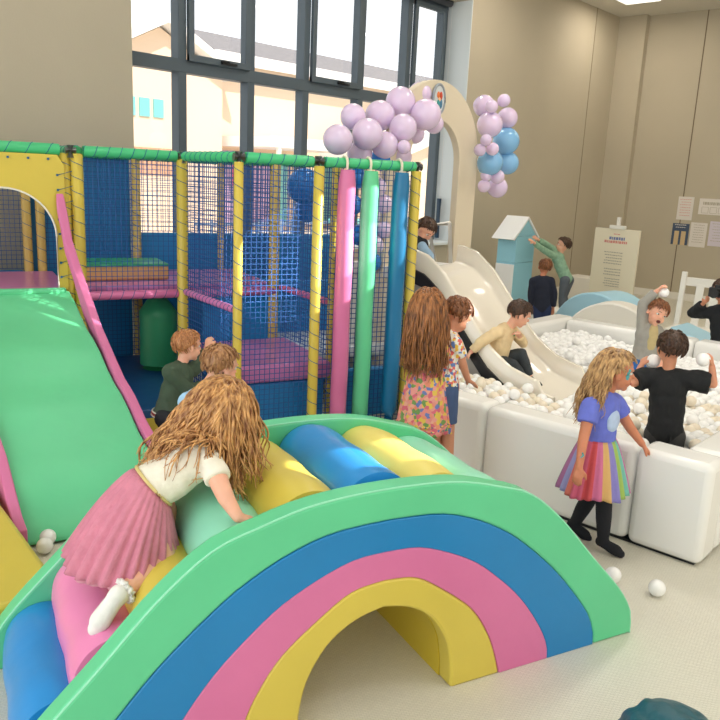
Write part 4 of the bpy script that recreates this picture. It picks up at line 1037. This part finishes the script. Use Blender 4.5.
    def haircap(s,mm,puff=.006,back=-.75,front=.5,label=None,bumpy=.004,seed=0):
        k=s.size; bm=bmesh.new(); bmesh.ops.create_icosphere(bm,subdivisions=5,radius=1)
        kill=[]
        for v in bm.verts:
            x,y,z=v.co; P=[(-1,back),(-.35,back*.85),(-.05,-.25),(.15,-.05),(.4,front*.55),(.7,front),(1.01,front+.05)]
            for (a,b),(c,d) in zip(P,P[1:]):
                if y<=c: thr=b+(d-b)*(y-a)/(c-a); break
            thr+=.06*noise.noise(V((x*6+seed,y*6,0)))
            if z<thr: kill.append(v)
            edge=min(1,max(0,(z-thr)*4)); nz=noise.noise(V((x*9+seed,y*9,z*3)))+.6*noise.noise(V((x*20,y*20+seed,z*7)))
            pf_=(puff*(.35+.65*edge)+bumpy*nz*edge)
            v.co=s.H(x*(.0725+pf_),-.012+y*(.0885+pf_),.022+z*(.0795+pf_))
        bmesh.ops.delete(bm,geom=kill,context='VERTS')
        # short locks over the cap give a broken outline
        rr=random.Random(seed+3)
        for _ in range(170):
            th=rr.uniform(0,2*math.pi); z=rr.uniform(-.5,.98); q=math.sqrt(1-z*z); x=q*math.cos(th);y=q*math.sin(th)
            if y>.35 and z<front+.1 or y>-.1 and z<.0: continue
            P=[];c0=V((x,y,z))
            fl=V((x*.3,.25-y*.2,-1)); fl=(fl-c0*fl.dot(c0)).normalized()
            for j in range(4):
                d=(c0+fl*.13*j).normalized(); r_=puff+.001+.0015*j; P.append(s.H(d.x*(.073+r_),-.012+d.y*(.089+r_),.022+d.z*(.08+r_)))
            tube(bm,P,[.004*k,.0055*k,.004*k,.001*k],5,cap=False)
        return fin(bm,'hair',mm,s.o,angle=180)
    def longhair(s,mm,n=260,length=.3,wave=.012,spread=.02,seed=0,grav=V((0,0,-1)),yr=(-1,.55),rad=.0065,seg=20,curlf=9,extra=(),tipcurl=0,part='hair'):
        k=s.size; bm=bmesh.new(); rr=random.Random(seed)
        obs=[(s.H(0,-.012,.02),(.074,.09,.081),s.HM),(s.J['chest'].lerp(s.J['neck'],.2),(.098,.082,.12),Matrix((s.side,s.fwd,s.up)).transposed())]+list(extra)
        gv=V(grav).normalized()
        for i in range(n):
            for _ in range(50):
                th=rr.uniform(0,2*math.pi); z=rr.uniform(-.45,1); q=math.sqrt(max(0,1-z*z)); x=q*math.cos(th); y=q*math.sin(th)
                if yr[0]<=y<=yr[1] and not (y>.3 and z<.55) and not (y>0 and z<.1): break
            P=[]; p=s.H(x*.074,-.012+y*.09,.022+z*.081); out=(p-s.H(0,-.012,.02)).normalized()
            L=length*rr.uniform(.75,1.08); st=L/seg; ph=rr.uniform(0,6.28); ph2=rr.uniform(0,6.28); tg=gv*.9+s.HM@V((x*1.1,-.55,.25-z*.3)); tg=tg-out*tg.dot(out); d=(tg.normalized()+out*.12).normalized(); wv=wave*rr.uniform(.5,1.3)
            sp=V((rr.uniform(-1,1),rr.uniform(-1,1),0))*spread
            ax,ay,_=frame(gv)
            for j in range(seg+1):
                t=j/seg; w_=wv*t**.8; off=ax*math.sin(ph+t*curlf)*w_+ay*math.cos(ph2+t*curlf)*w_
                P.append(p+off)
                d=(d*.72+(gv+sp)*.28).normalized(); p=p+d*st
                for c,r_,M_ in obs:
                    g=.006+.012*((i*37)%10)/10
                    l=M_.transposed()@(p-c); rr_=V((r_[0]*k+g,r_[1]*k+g,r_[2]*k+g)); qn=math.sqrt((l.x/rr_.x)**2+(l.y/rr_.y)**2+(l.z/rr_.z)**2)
                    if qn<1: p=c+M_@(l/max(qn,.05))
            r0=rad*rr.uniform(.7,1.25)*k; tube(bm,P,[r0*(.75 if j==0 else 1-.75*(j/seg)**2.2) for j in range(seg+1)],5,cap=False)
        return fin(bm,part,mm,s.o,angle=180)
def join_hair(a,b):
    bm=bmesh.new(); bm.from_mesh(a.data); bm.from_mesh(b.data); bm.to_mesh(a.data); bm.free(); bpy.data.objects.remove(b)
HGOLD=hairmat('hair_golden',(128,78,42),(230,176,112),26); HBROWN=hairmat('hair_chestnut',(92,56,32),(190,126,74),26); HBLOND=hairmat('hair_dark_blond',(112,74,42),(222,180,124),26)
HLIGHT=hairmat('hair_light_brown',(128,84,50),(188,138,92),40); HGINGER=hairmat('hair_ginger_blond',(150,92,52),(212,150,98),40); HDARK=hairmat('hair_dark_brown',(44,30,22),(92,62,42),40); HMID=hairmat('hair_mid_brown',(92,54,30),(160,102,62),40)
def cloth(n,c,var=.06): return mat(n,c,.85,bump=.1,bscale=120,var=var,vscale=25)

# 1 girl crawling over the bridge
p=Person('tutu_girl','girl with long wavy golden hair and pink tutu crawling over the rainbow bridge rollers','fair',1.1,look=(.75,.55,-.35),voxel=.0055)
p.body(curl=(.25,.3),pn=((0,0,-1),(0,0,-1)))
top_=cloth('cream_top',(240,234,216))
waist=p.J['pelvis'].lerp(p.J['chest'],.22)
p.garment('top',lambda bm,g:(p.torso(bm,g,('belly','chest','sh')),p.arm(bm,'R',g,.18),p.arm(bm,'L',g,.18)),top_,.009,planes=[(waist-p.up*.01,-p.up)],wr=.003)
tn=p.up; bot=V((0,0,0))+V((1.301,2.221,0.506))-p.base
tut=mat('tutu_tulle',(208,130,150),.8,bump=.3,bscale=70,var=.1,vscale=14); tutl=mat('tutu_tulle_light',(222,154,170),.8,bump=.3,bscale=70,var=.1,vscale=14)
bn=(waist-bot).normalized()*.75+V((0,0,.25))
p.skirt('tutu',waist+p.up*.0,tn,(.098,.083),bot,bn,(.215,.205),[tut],pleats=30,amp=.011,flare=.75,label='pink pleated tulle skirt')
p.skirt('tutu_layer',waist-p.up*.01,tn,(.09,.076),bot+V((0,0,-.015)),bn,(.19,.18),[tutl],pleats=22,amp=.012,flare=.75,label='paler tulle under layer')
bm=bmesh.new(); x=p.side; y=p.fwd; tube(bm,[waist+p.up*.004+x*(.101*math.cos(a*math.pi/20))+y*(.086*math.sin(a*math.pi/20)) for a in range(40)],.006,6,closed=True); fin(bm,'waistband',mat('waistband_gold',(214,196,130),.5),p.o)
SOCK=cloth('sock_white',(236,234,228))
for S in 'RL':
    def f(bm,g,S=S):
        p.foot(bm,S,g); a=p.J['an'+S]; b=a.lerp(p.J['kn'+S],.18); caps(bm,a,.026+g,b,.027+g,flat1=True)
    sk=p.garment('sock',f,SOCK,.005,wr=.002,vox=.005)
    a=p.J['an'+S]; kk=p.J['kn'+S]; x,y,d=frame(kk-a); bm=bmesh.new(); c=a.lerp(kk,.17)
    tube(bm,[c+(x*math.cos(t*math.pi/24)+y*math.sin(t*math.pi/24))*(.037+.005*math.sin(t*2.1))+d*.004*math.sin(t*1.6) for t in range(48)],.008,6,closed=True); fin(bm,'frill',SOCK,sk,angle=180)
h1=p.longhair(HGOLD,600,.37,.020,.13,seed=1,grav=(R0*-.62+V((0,0,-1))),yr=(-1,.3),rad=.0045,seg=20,curlf=12)
h2=p.longhair(HGOLD,420,.33,.016,.12,seed=21,grav=(R0*.10+V((0,0,-1))),yr=(-.7,.5),rad=.0045,seg=18,curlf=12)
join_hair(h1,h2)
join_hair(h1,p.haircap(HGOLD,.012,-.85,.45,seed=1))

# 2 boy in light blue shirt
p=Person('blue_shirt_boy','small boy in a light blue shirt bending behind the crawling girl','fair',1.0,look=(.75,.65,-.25),voxel=.006)
p.body(hands=True); p.garment('shirt',lambda bm,g:(p.torso(bm,g),p.arm(bm,'R',g,.85),p.arm(bm,'L',g,.85)),cloth('shirt_light_blue',(160,202,236)),.012,wr=.004)
p.garment('trousers',lambda bm,g:(p.torso(bm,g,('pelvis',)),p.leg(bm,'R',g,.9),p.leg(bm,'L',g,.9)),cloth('trousers_navy',(40,48,66)),.009); p.haircap(HLIGHT,.008,-.7,.45,seed=2)
# 3 boy in green jumper
p=Person('green_jumper_boy','toddler in a dark green jumper with striped hem holding the net','fair',.95,look=(.8,.6,-.1),voxel=.006)
p.body(curl=(.4,.8)); GJ=cloth('jumper_green',(66,84,66)); hem=p.J['pelvis']+p.up*.0
p.garment('jumper',lambda bm,g:(p.torso(bm,g),p.arm(bm,'R',g,.88),p.arm(bm,'L',g,.88)),GJ,.018,wr=.006,planes=[(hem-p.up*.03,-p.up)])
for dz,c in ((-.022,(232,226,214)),(-.01,(176,70,70)),(.002,(232,226,214))):
    bm=bmesh.new(); e=.112; tube(bm,[hem+p.up*dz+p.side*(.109*math.cos(a*math.pi/20))+p.fwd*(.091*math.sin(a*math.pi/20)) for a in range(40)],.0045,5,closed=True); fin(bm,'hem_stripe',cloth('stripe%d'%c[1],c,0),p.o)
p.garment('trousers',lambda bm,g:(p.torso(bm,g,('pelvis',)),p.leg(bm,'R',g,.92),p.leg(bm,'L',g,.92)),cloth('trousers_black',(30,32,38)),.012); p.haircap(HGINGER,.008,-.7,.4,seed=3)
# 4 girl in floral dress
p=Person('flower_dress_girl','girl in a bright flowery dress with very long wavy chestnut hair, back turned','tan',1.0,look=(.15,1,-.15),voxel=.007)
p.body(curl=(.3,.3)); FL=patmat('flower_fabric',[(236,150,140),(240,176,150),(226,110,130),(236,200,90),(120,160,90),(240,150,120),(110,130,190),(238,160,150)],48)
p.garment('dress_top',lambda bm,g:(p.torso(bm,g,('belly','chest','sh')),p.arm(bm,'R',g,.25),p.arm(bm,'L',g,.25)),FL,.01,wr=.003)
wst=p.J['pelvis'].lerp(p.J['chest'],.5); p.skirt('dress_skirt',wst,p.up,(.094,.08),V((p.J['pelvis'].x,p.J['pelvis'].y,.47)),V((0,0,1)),(.155,.14),[FL],pleats=12,amp=.008,flare=.9)
bm=bmesh.new()
for q,z in ((.144,.52),(.15,.495)):
    tube(bm,[V((p.J['pelvis'].x,p.J['pelvis'].y,z))+p.side*((q+.006)*math.cos(a*math.pi/24))+p.fwd*((q-.008)*math.sin(a*math.pi/24)) for a in range(48)],.005,5,closed=True)
fin(bm,'hem_trim',patmat('hem_beads',[(70,140,130),(240,200,120),(226,120,110),(60,110,120)],110),p.o)
h1=p.longhair(HBROWN,600,.40,.010,.05,seed=4,yr=(-1,.35),rad=.0045,seg=16,curlf=12); join_hair(h1,p.haircap(HBROWN,.014,-.9,.45,seed=4))
# 5 child leaning on the pit wall
p=Person('leaning_boy','small short-haired child in a patterned top leaning one hand on the pit wall','tan',1.0,look=(.75,.55,-.75),voxel=.007)
p.body(curl=(.1,.2)); p.garment('top',lambda bm,g:(p.torso(bm,g),p.arm(bm,'R',g,.3),p.arm(bm,'L',g,.3)),patmat('check_top',[(238,232,220),(236,190,70),(224,110,100),(240,236,226),(100,130,190),(238,232,220)],60),.012)
p.garment('shorts',lambda bm,g:(p.torso(bm,g,('pelvis',)),p.leg(bm,'R',g,.4),p.leg(bm,'L',g,.4)),cloth('shorts_blue',(70,90,130)),.012); p.haircap(HMID,.010,-.75,.45,seed=5)
# 6 boy on the slide
p=Person('slide_boy','boy in a cream jumper and dark jeans sitting sideways on the white slide','fair',1.0,look=(.88,.1,-.42),voxel=.006)
p.body(curl=(.1,.5),pn=((0,0,-1),(0,0,-1))); p.garment('jumper',lambda bm,g:(p.torso(bm,g),p.arm(bm,'R',g,.92),p.arm(bm,'L',g,.92)),cloth('jumper_cream',(234,208,162)),.014,wr=.006)
p.garment('jeans',lambda bm,g:(p.torso(bm,g,('pelvis',)),p.leg(bm,'R',g,.95),p.leg(bm,'L',g,.95)),cloth('jeans_charcoal',(56,62,66),.15),.01,wr=.004)
p.garment('sock',lambda bm,g:(p.foot(bm,'R',g),),cloth('sock_dark',(34,36,40)),.004); p.garment('sock',lambda bm,g:(p.foot(bm,'L',g),),cloth('sock_dark',(34,36,40)),.004)
bm=bmesh.new(); ell(bm,p.J['chest'].lerp(p.J['neck'],.75)+p.fwd*.075,p.side*.012,p.fwd*.006,p.up*.025,2); fin(bm,'badge',mat('badge_green',(40,150,90),.5),p.o)
p.haircap(HDARK,.007,-.65,.42,seed=6)
# 7 boy at the top of the slide
p=Person('platform_boy','boy in a blue shirt and dark waistcoat looking down at the top of the slide','fair',1.0,look=(.45,-.55,-.7),voxel=.008)
p.body(); p.garment('shirt',lambda bm,g:(p.torso(bm,g),p.arm(bm,'R',g,.9),p.arm(bm,'L',g,.9)),cloth('shirt_pale_blue',(150,180,206)),.012)
p.garment('waistcoat',lambda bm,g:(p.torso(bm,g,('belly','chest')),),cloth('waistcoat_black',(30,34,42)),.02); p.garment('trousers',lambda bm,g:(p.torso(bm,g,('pelvis',)),p.leg(bm,'R',g,.95),p.leg(bm,'L',g,.95)),cloth('trousers_black',(30,32,38)),.01); p.haircap(HDARK,.008,-.7,.42,seed=7)
# 8 navy boy
p=Person('navy_boy','child in a navy jumper standing with back turned beside the foam tower','warm',1.0,look=(.1,1,0),voxel=.009)
p.body(); p.garment('jumper',lambda bm,g:(p.torso(bm,g),p.arm(bm,'R',g,.92),p.arm(bm,'L',g,.92)),cloth('jumper_navy',(26,32,50)),.018); p.garment('trousers',lambda bm,g:(p.torso(bm,g,('pelvis',)),p.leg(bm,'R',g,.95),p.leg(bm,'L',g,.95)),cloth('trousers_indigo',(34,48,84)),.012); p.haircap(HMID,.007,-.7,.45,seed=8)
# 9 green shirt boy
p=Person('green_shirt_boy','boy in a pale green shirt and grey trousers reaching out to the foam tower','fair',1.05,look=(-1,.1,.1),voxel=.009)
p.body(curl=(.1,.1),pn=(-R0,-R0)); p.garment('shirt',lambda bm,g:(p.torso(bm,g),p.arm(bm,'R',g,.9),p.arm(bm,'L',g,.9)),cloth('shirt_sage',(142,178,150),.15),.016,wr=.006); p.garment('trousers',lambda bm,g:(p.torso(bm,g,('pelvis',)),p.leg(bm,'R',g,.97),p.leg(bm,'L',g,.97)),cloth('trousers_grey',(92,98,106)),.012); p.haircap(HDARK,.012,-.75,.5,seed=9)
# 10 cardigan boy
p=Person('cardigan_boy','laughing child in a grey cardigan raising a ball overhead inside the pit','fair',1.0,look=(.15,-1,-.15),up=tuple(R0*.35+UZ),voxel=.007)
p.body(curl=(.7,.4),mouth_open=1); p.garment('cardigan',lambda bm,g:(p.torso(bm,g),p.arm(bm,'R',g,.95),p.arm(bm,'L',g,.95)),cloth('cardigan_grey',(160,158,150)),.016,wr=.005)
bm=bmesh.new(); ell(bm,p.J['chest']+p.fwd*.062,p.side*.045,p.fwd*.03,p.up*.13,3); fin(bm,'shirt_front',cloth('shirt_khaki',(196,178,130)),p.o)
p.garment('jeans',lambda bm,g:(p.torso(bm,g,('pelvis',)),p.leg(bm,'R',g,.95),p.leg(bm,'L',g,.95)),cloth('jeans_blue',(44,100,168)),.012); p.haircap(HMID,.01,-.7,.35,seed=10)
hb=bpy.data.objects.new('play_ball',BME[0]); COL.objects.link(hb); hb.location=p.base+p.J['wrR']+R0*.055+UZ*-.01; tag(hb,'white ball in the raised hand of the laughing child','ball')
# 11 rainbow skirt girl
p=Person('rainbow_girl','girl in a blue top and rainbow striped skirt with painted face walking beside the pit','warm',1.0,look=(1,-.1,-.12),voxel=.005)
p.body(curl=(.45,.15),pn=(R0*.3+Fh,(0,0,-1)))
p.garment('top',lambda bm,g:(p.torso(bm,g,('belly','chest','sh')),p.arm(bm,'R',g+.004,.24),p.arm(bm,'L',g+.004,.24)),cloth('top_periwinkle',(106,118,210)),.012,wr=.006)
bm=bmesh.new(); ell(bm,p.J['chest']+p.fwd*.07-p.up*.03,p.side*.05,p.fwd*.02,p.up*.06,3); fin(bm,'top_print',cloth('top_print_pale',(186,206,236),.1),p.o)
wst=p.J['pelvis'].lerp(p.J['chest'],.28); cols=[(206,96,124),(204,78,84),(206,110,150),(216,174,110),(138,130,196),(160,190,96),(118,190,176),(196,124,168),(170,120,170),(150,190,160),(204,120,150),(150,150,196),(206,120,100),(206,96,124),(216,174,110),(138,130,196),(160,190,110),(120,160,130),(150,110,140),(166,106,150),(150,150,200),(206,112,96)]
sm=[mat('stripe_%d_%d_%d'%c,c,.75,bump=.15,bscale=60) for c in cols]
p.skirt('rainbow_skirt',wst,p.up,(.09,.078),V((p.J['pelvis'].x-.01,p.J['pelvis'].y,.335)),V((0,0,1)),(.185,.175),sm,pleats=24,amp=.009,flare=.8,stripe=22,label='rainbow striped tulle skirt')
TI=cloth('tights_black',(24,26,34))
p.garment('tights',lambda bm,g:(p.torso(bm,g,('pelvis',)),p.leg(bm,'R',g),p.leg(bm,'L',g),p.foot(bm,'R',g),p.foot(bm,'L',g)),TI,.004,vox=.006,wr=.001)
h1=p.longhair(HBLOND,620,.30,.012,.09,seed=11,grav=(R0*-.22+V((0,0,-1))),yr=(-1,-.02),rad=.0044,seg=16,curlf=12); join_hair(h1,p.haircap(HBLOND,.012,-.85,.48,seed=11))
bm=bmesh.new(); a=p.J['elR'].lerp(p.J['wrR'],.5); cdir=(-V(p.base)-a); cdir.z=0; cdir.normalize(); q=a+cdir*.024
tube(bm,[q+UZ*.018+R0*.006,q+UZ*.004+R0*.012,q-UZ*.014-R0*.004],[.004,.006,.003],6); 
for sd_ in (1,): 
    for (x,z,r) in ((.05,.02,.010),(.054,.006,.009),(.052,-.010,.010),(.05,-.022,.008),(.038,.036,.010),(.03,.042,.008)):
        ell(bm,p.H(sd_*x,.052-abs(x-.03)*.35,z),p.hr*.006,p.hf*r,p.hu*r,2)
fin(bm,'face_paint',mat('paint_turquoise',(86,170,176),.5),p.o)
# 12 boy in black shirt
p=Person('black_shirt_boy','boy in a black shirt seen from behind holding up a white ball in each hand','tan',1.0,look=(-.05,1,0),voxel=.006)
p.body(curl=(.75,.6),pn=(-R0+Fh*.3,R0+Fh*.3)); p.garment('shirt',lambda bm,g:(p.torso(bm,g),p.arm(bm,'R',g+.008,.42),p.arm(bm,'L',g+.008,.42)),cloth('shirt_black',(26,28,30)),.02,wr=.006)
p.garment('shorts',lambda bm,g:(p.torso(bm,g,('pelvis',)),p.leg(bm,'R',g,.6),p.leg(bm,'L',g,.6)),cloth('shorts_charcoal',(58,58,58)),.014); p.haircap(HDARK,.008,-.62,.42,seed=12)
for S,lb,dx in (('L','white ball in the left hand of the boy in black',.07),('R','white ball in the right hand of the boy in black',-.055)):
    hb=bpy.data.objects.new('play_ball',BME[0]); COL.objects.link(hb); hb.location=p.base+p.J['wr'+S]+R0*dx+UZ*.035; tag(hb,lb,'ball')
# 13 photographer
p=Person('photographer','person in a dark jacket holding a black camera to the face at the right edge','tan',1.05,look=(-.6,-.75,-.05),voxel=.008)
p.body(curl=(.6,.6),pn=(UZ,-R0)); p.garment('jacket',lambda bm,g:(p.torso(bm,g),p.arm(bm,'R',g,.93),p.arm(bm,'L',g,.93)),cloth('jacket_black',(30,34,38)),.022,wr=.006)
p.garment('trousers',lambda bm,g:(p.torso(bm,g,('pelvis',)),p.leg(bm,'R',g,.97),p.leg(bm,'L',g,.97)),cloth('trousers_black',(30,32,38)),.012); p.haircap(HDARK,.012,-.8,.45,seed=13)
cm=root('camera',(0,0,0),'black photo camera with a large lens held by the person in the dark jacket','camera'); cp=p.base+p.H(0,.14,.005); cm.location=cp; cm.rotation_euler=(0,0,math.atan2(p.hf.y,p.hf.x))
bm=bmesh.new(); box(bm,(0,0,0),(.055,.15,.09)); box(bm,(0,0,.055),(.04,.06,.035)); fin(bm,'camera_body',BLACKM,cm,bevel=.008)
bm=bmesh.new(); tube(bm,[(.02,0,0),(.12,0,0)],.04,20); tube(bm,[(.12,0,0),(.128,0,0)],.043,20); fin(bm,'lens',mat('lens_black',(18,18,20),.25),cm)
# teal jacket at the bottom edge
jk=root('padded_jacket',(2.20,.63,0),'dark teal padded jacket bundle at the bottom right edge of the photo','jacket')
bm=bmesh.new(); bmesh.ops.create_icosphere(bm,subdivisions=5,radius=1)
for v in bm.verts:
    d=v.co.normalized(); q=1+.05*abs(math.sin(d.z*9+1.5*math.sin(d.x*3)))+.05*noise.noise(d*4); v.co=V((d.x*.16*q,d.y*.17*q,max(.012,.15+d.z*.175*q)))
fin(bm,'quilted_body',mat('teal_nylon',(28,86,98),.45,bump=.2,bscale=30),jk,angle=180)
bm=bmesh.new(); tube(bm,[(-.13*math.cos(t*math.pi/8),.02+.12*math.sin(t*math.pi/8)-.06,.19-.02*t/8) for t in range(9)],[.035]*9,10); fin(bm,'sleeve',mat('teal_nylon',(28,86,98),.45),jk,angle=180)
bpy.data.scenes.remove(BS)
sc.view_settings.view_transform='Standard'; sc.view_settings.look='None'; sc.view_settings.exposure=-.8; sc.view_settings.gamma=1
sc.view_settings.use_curve_mapping=False
sc.cycles.max_bounces=8; sc.cycles.transparent_max_bounces=24
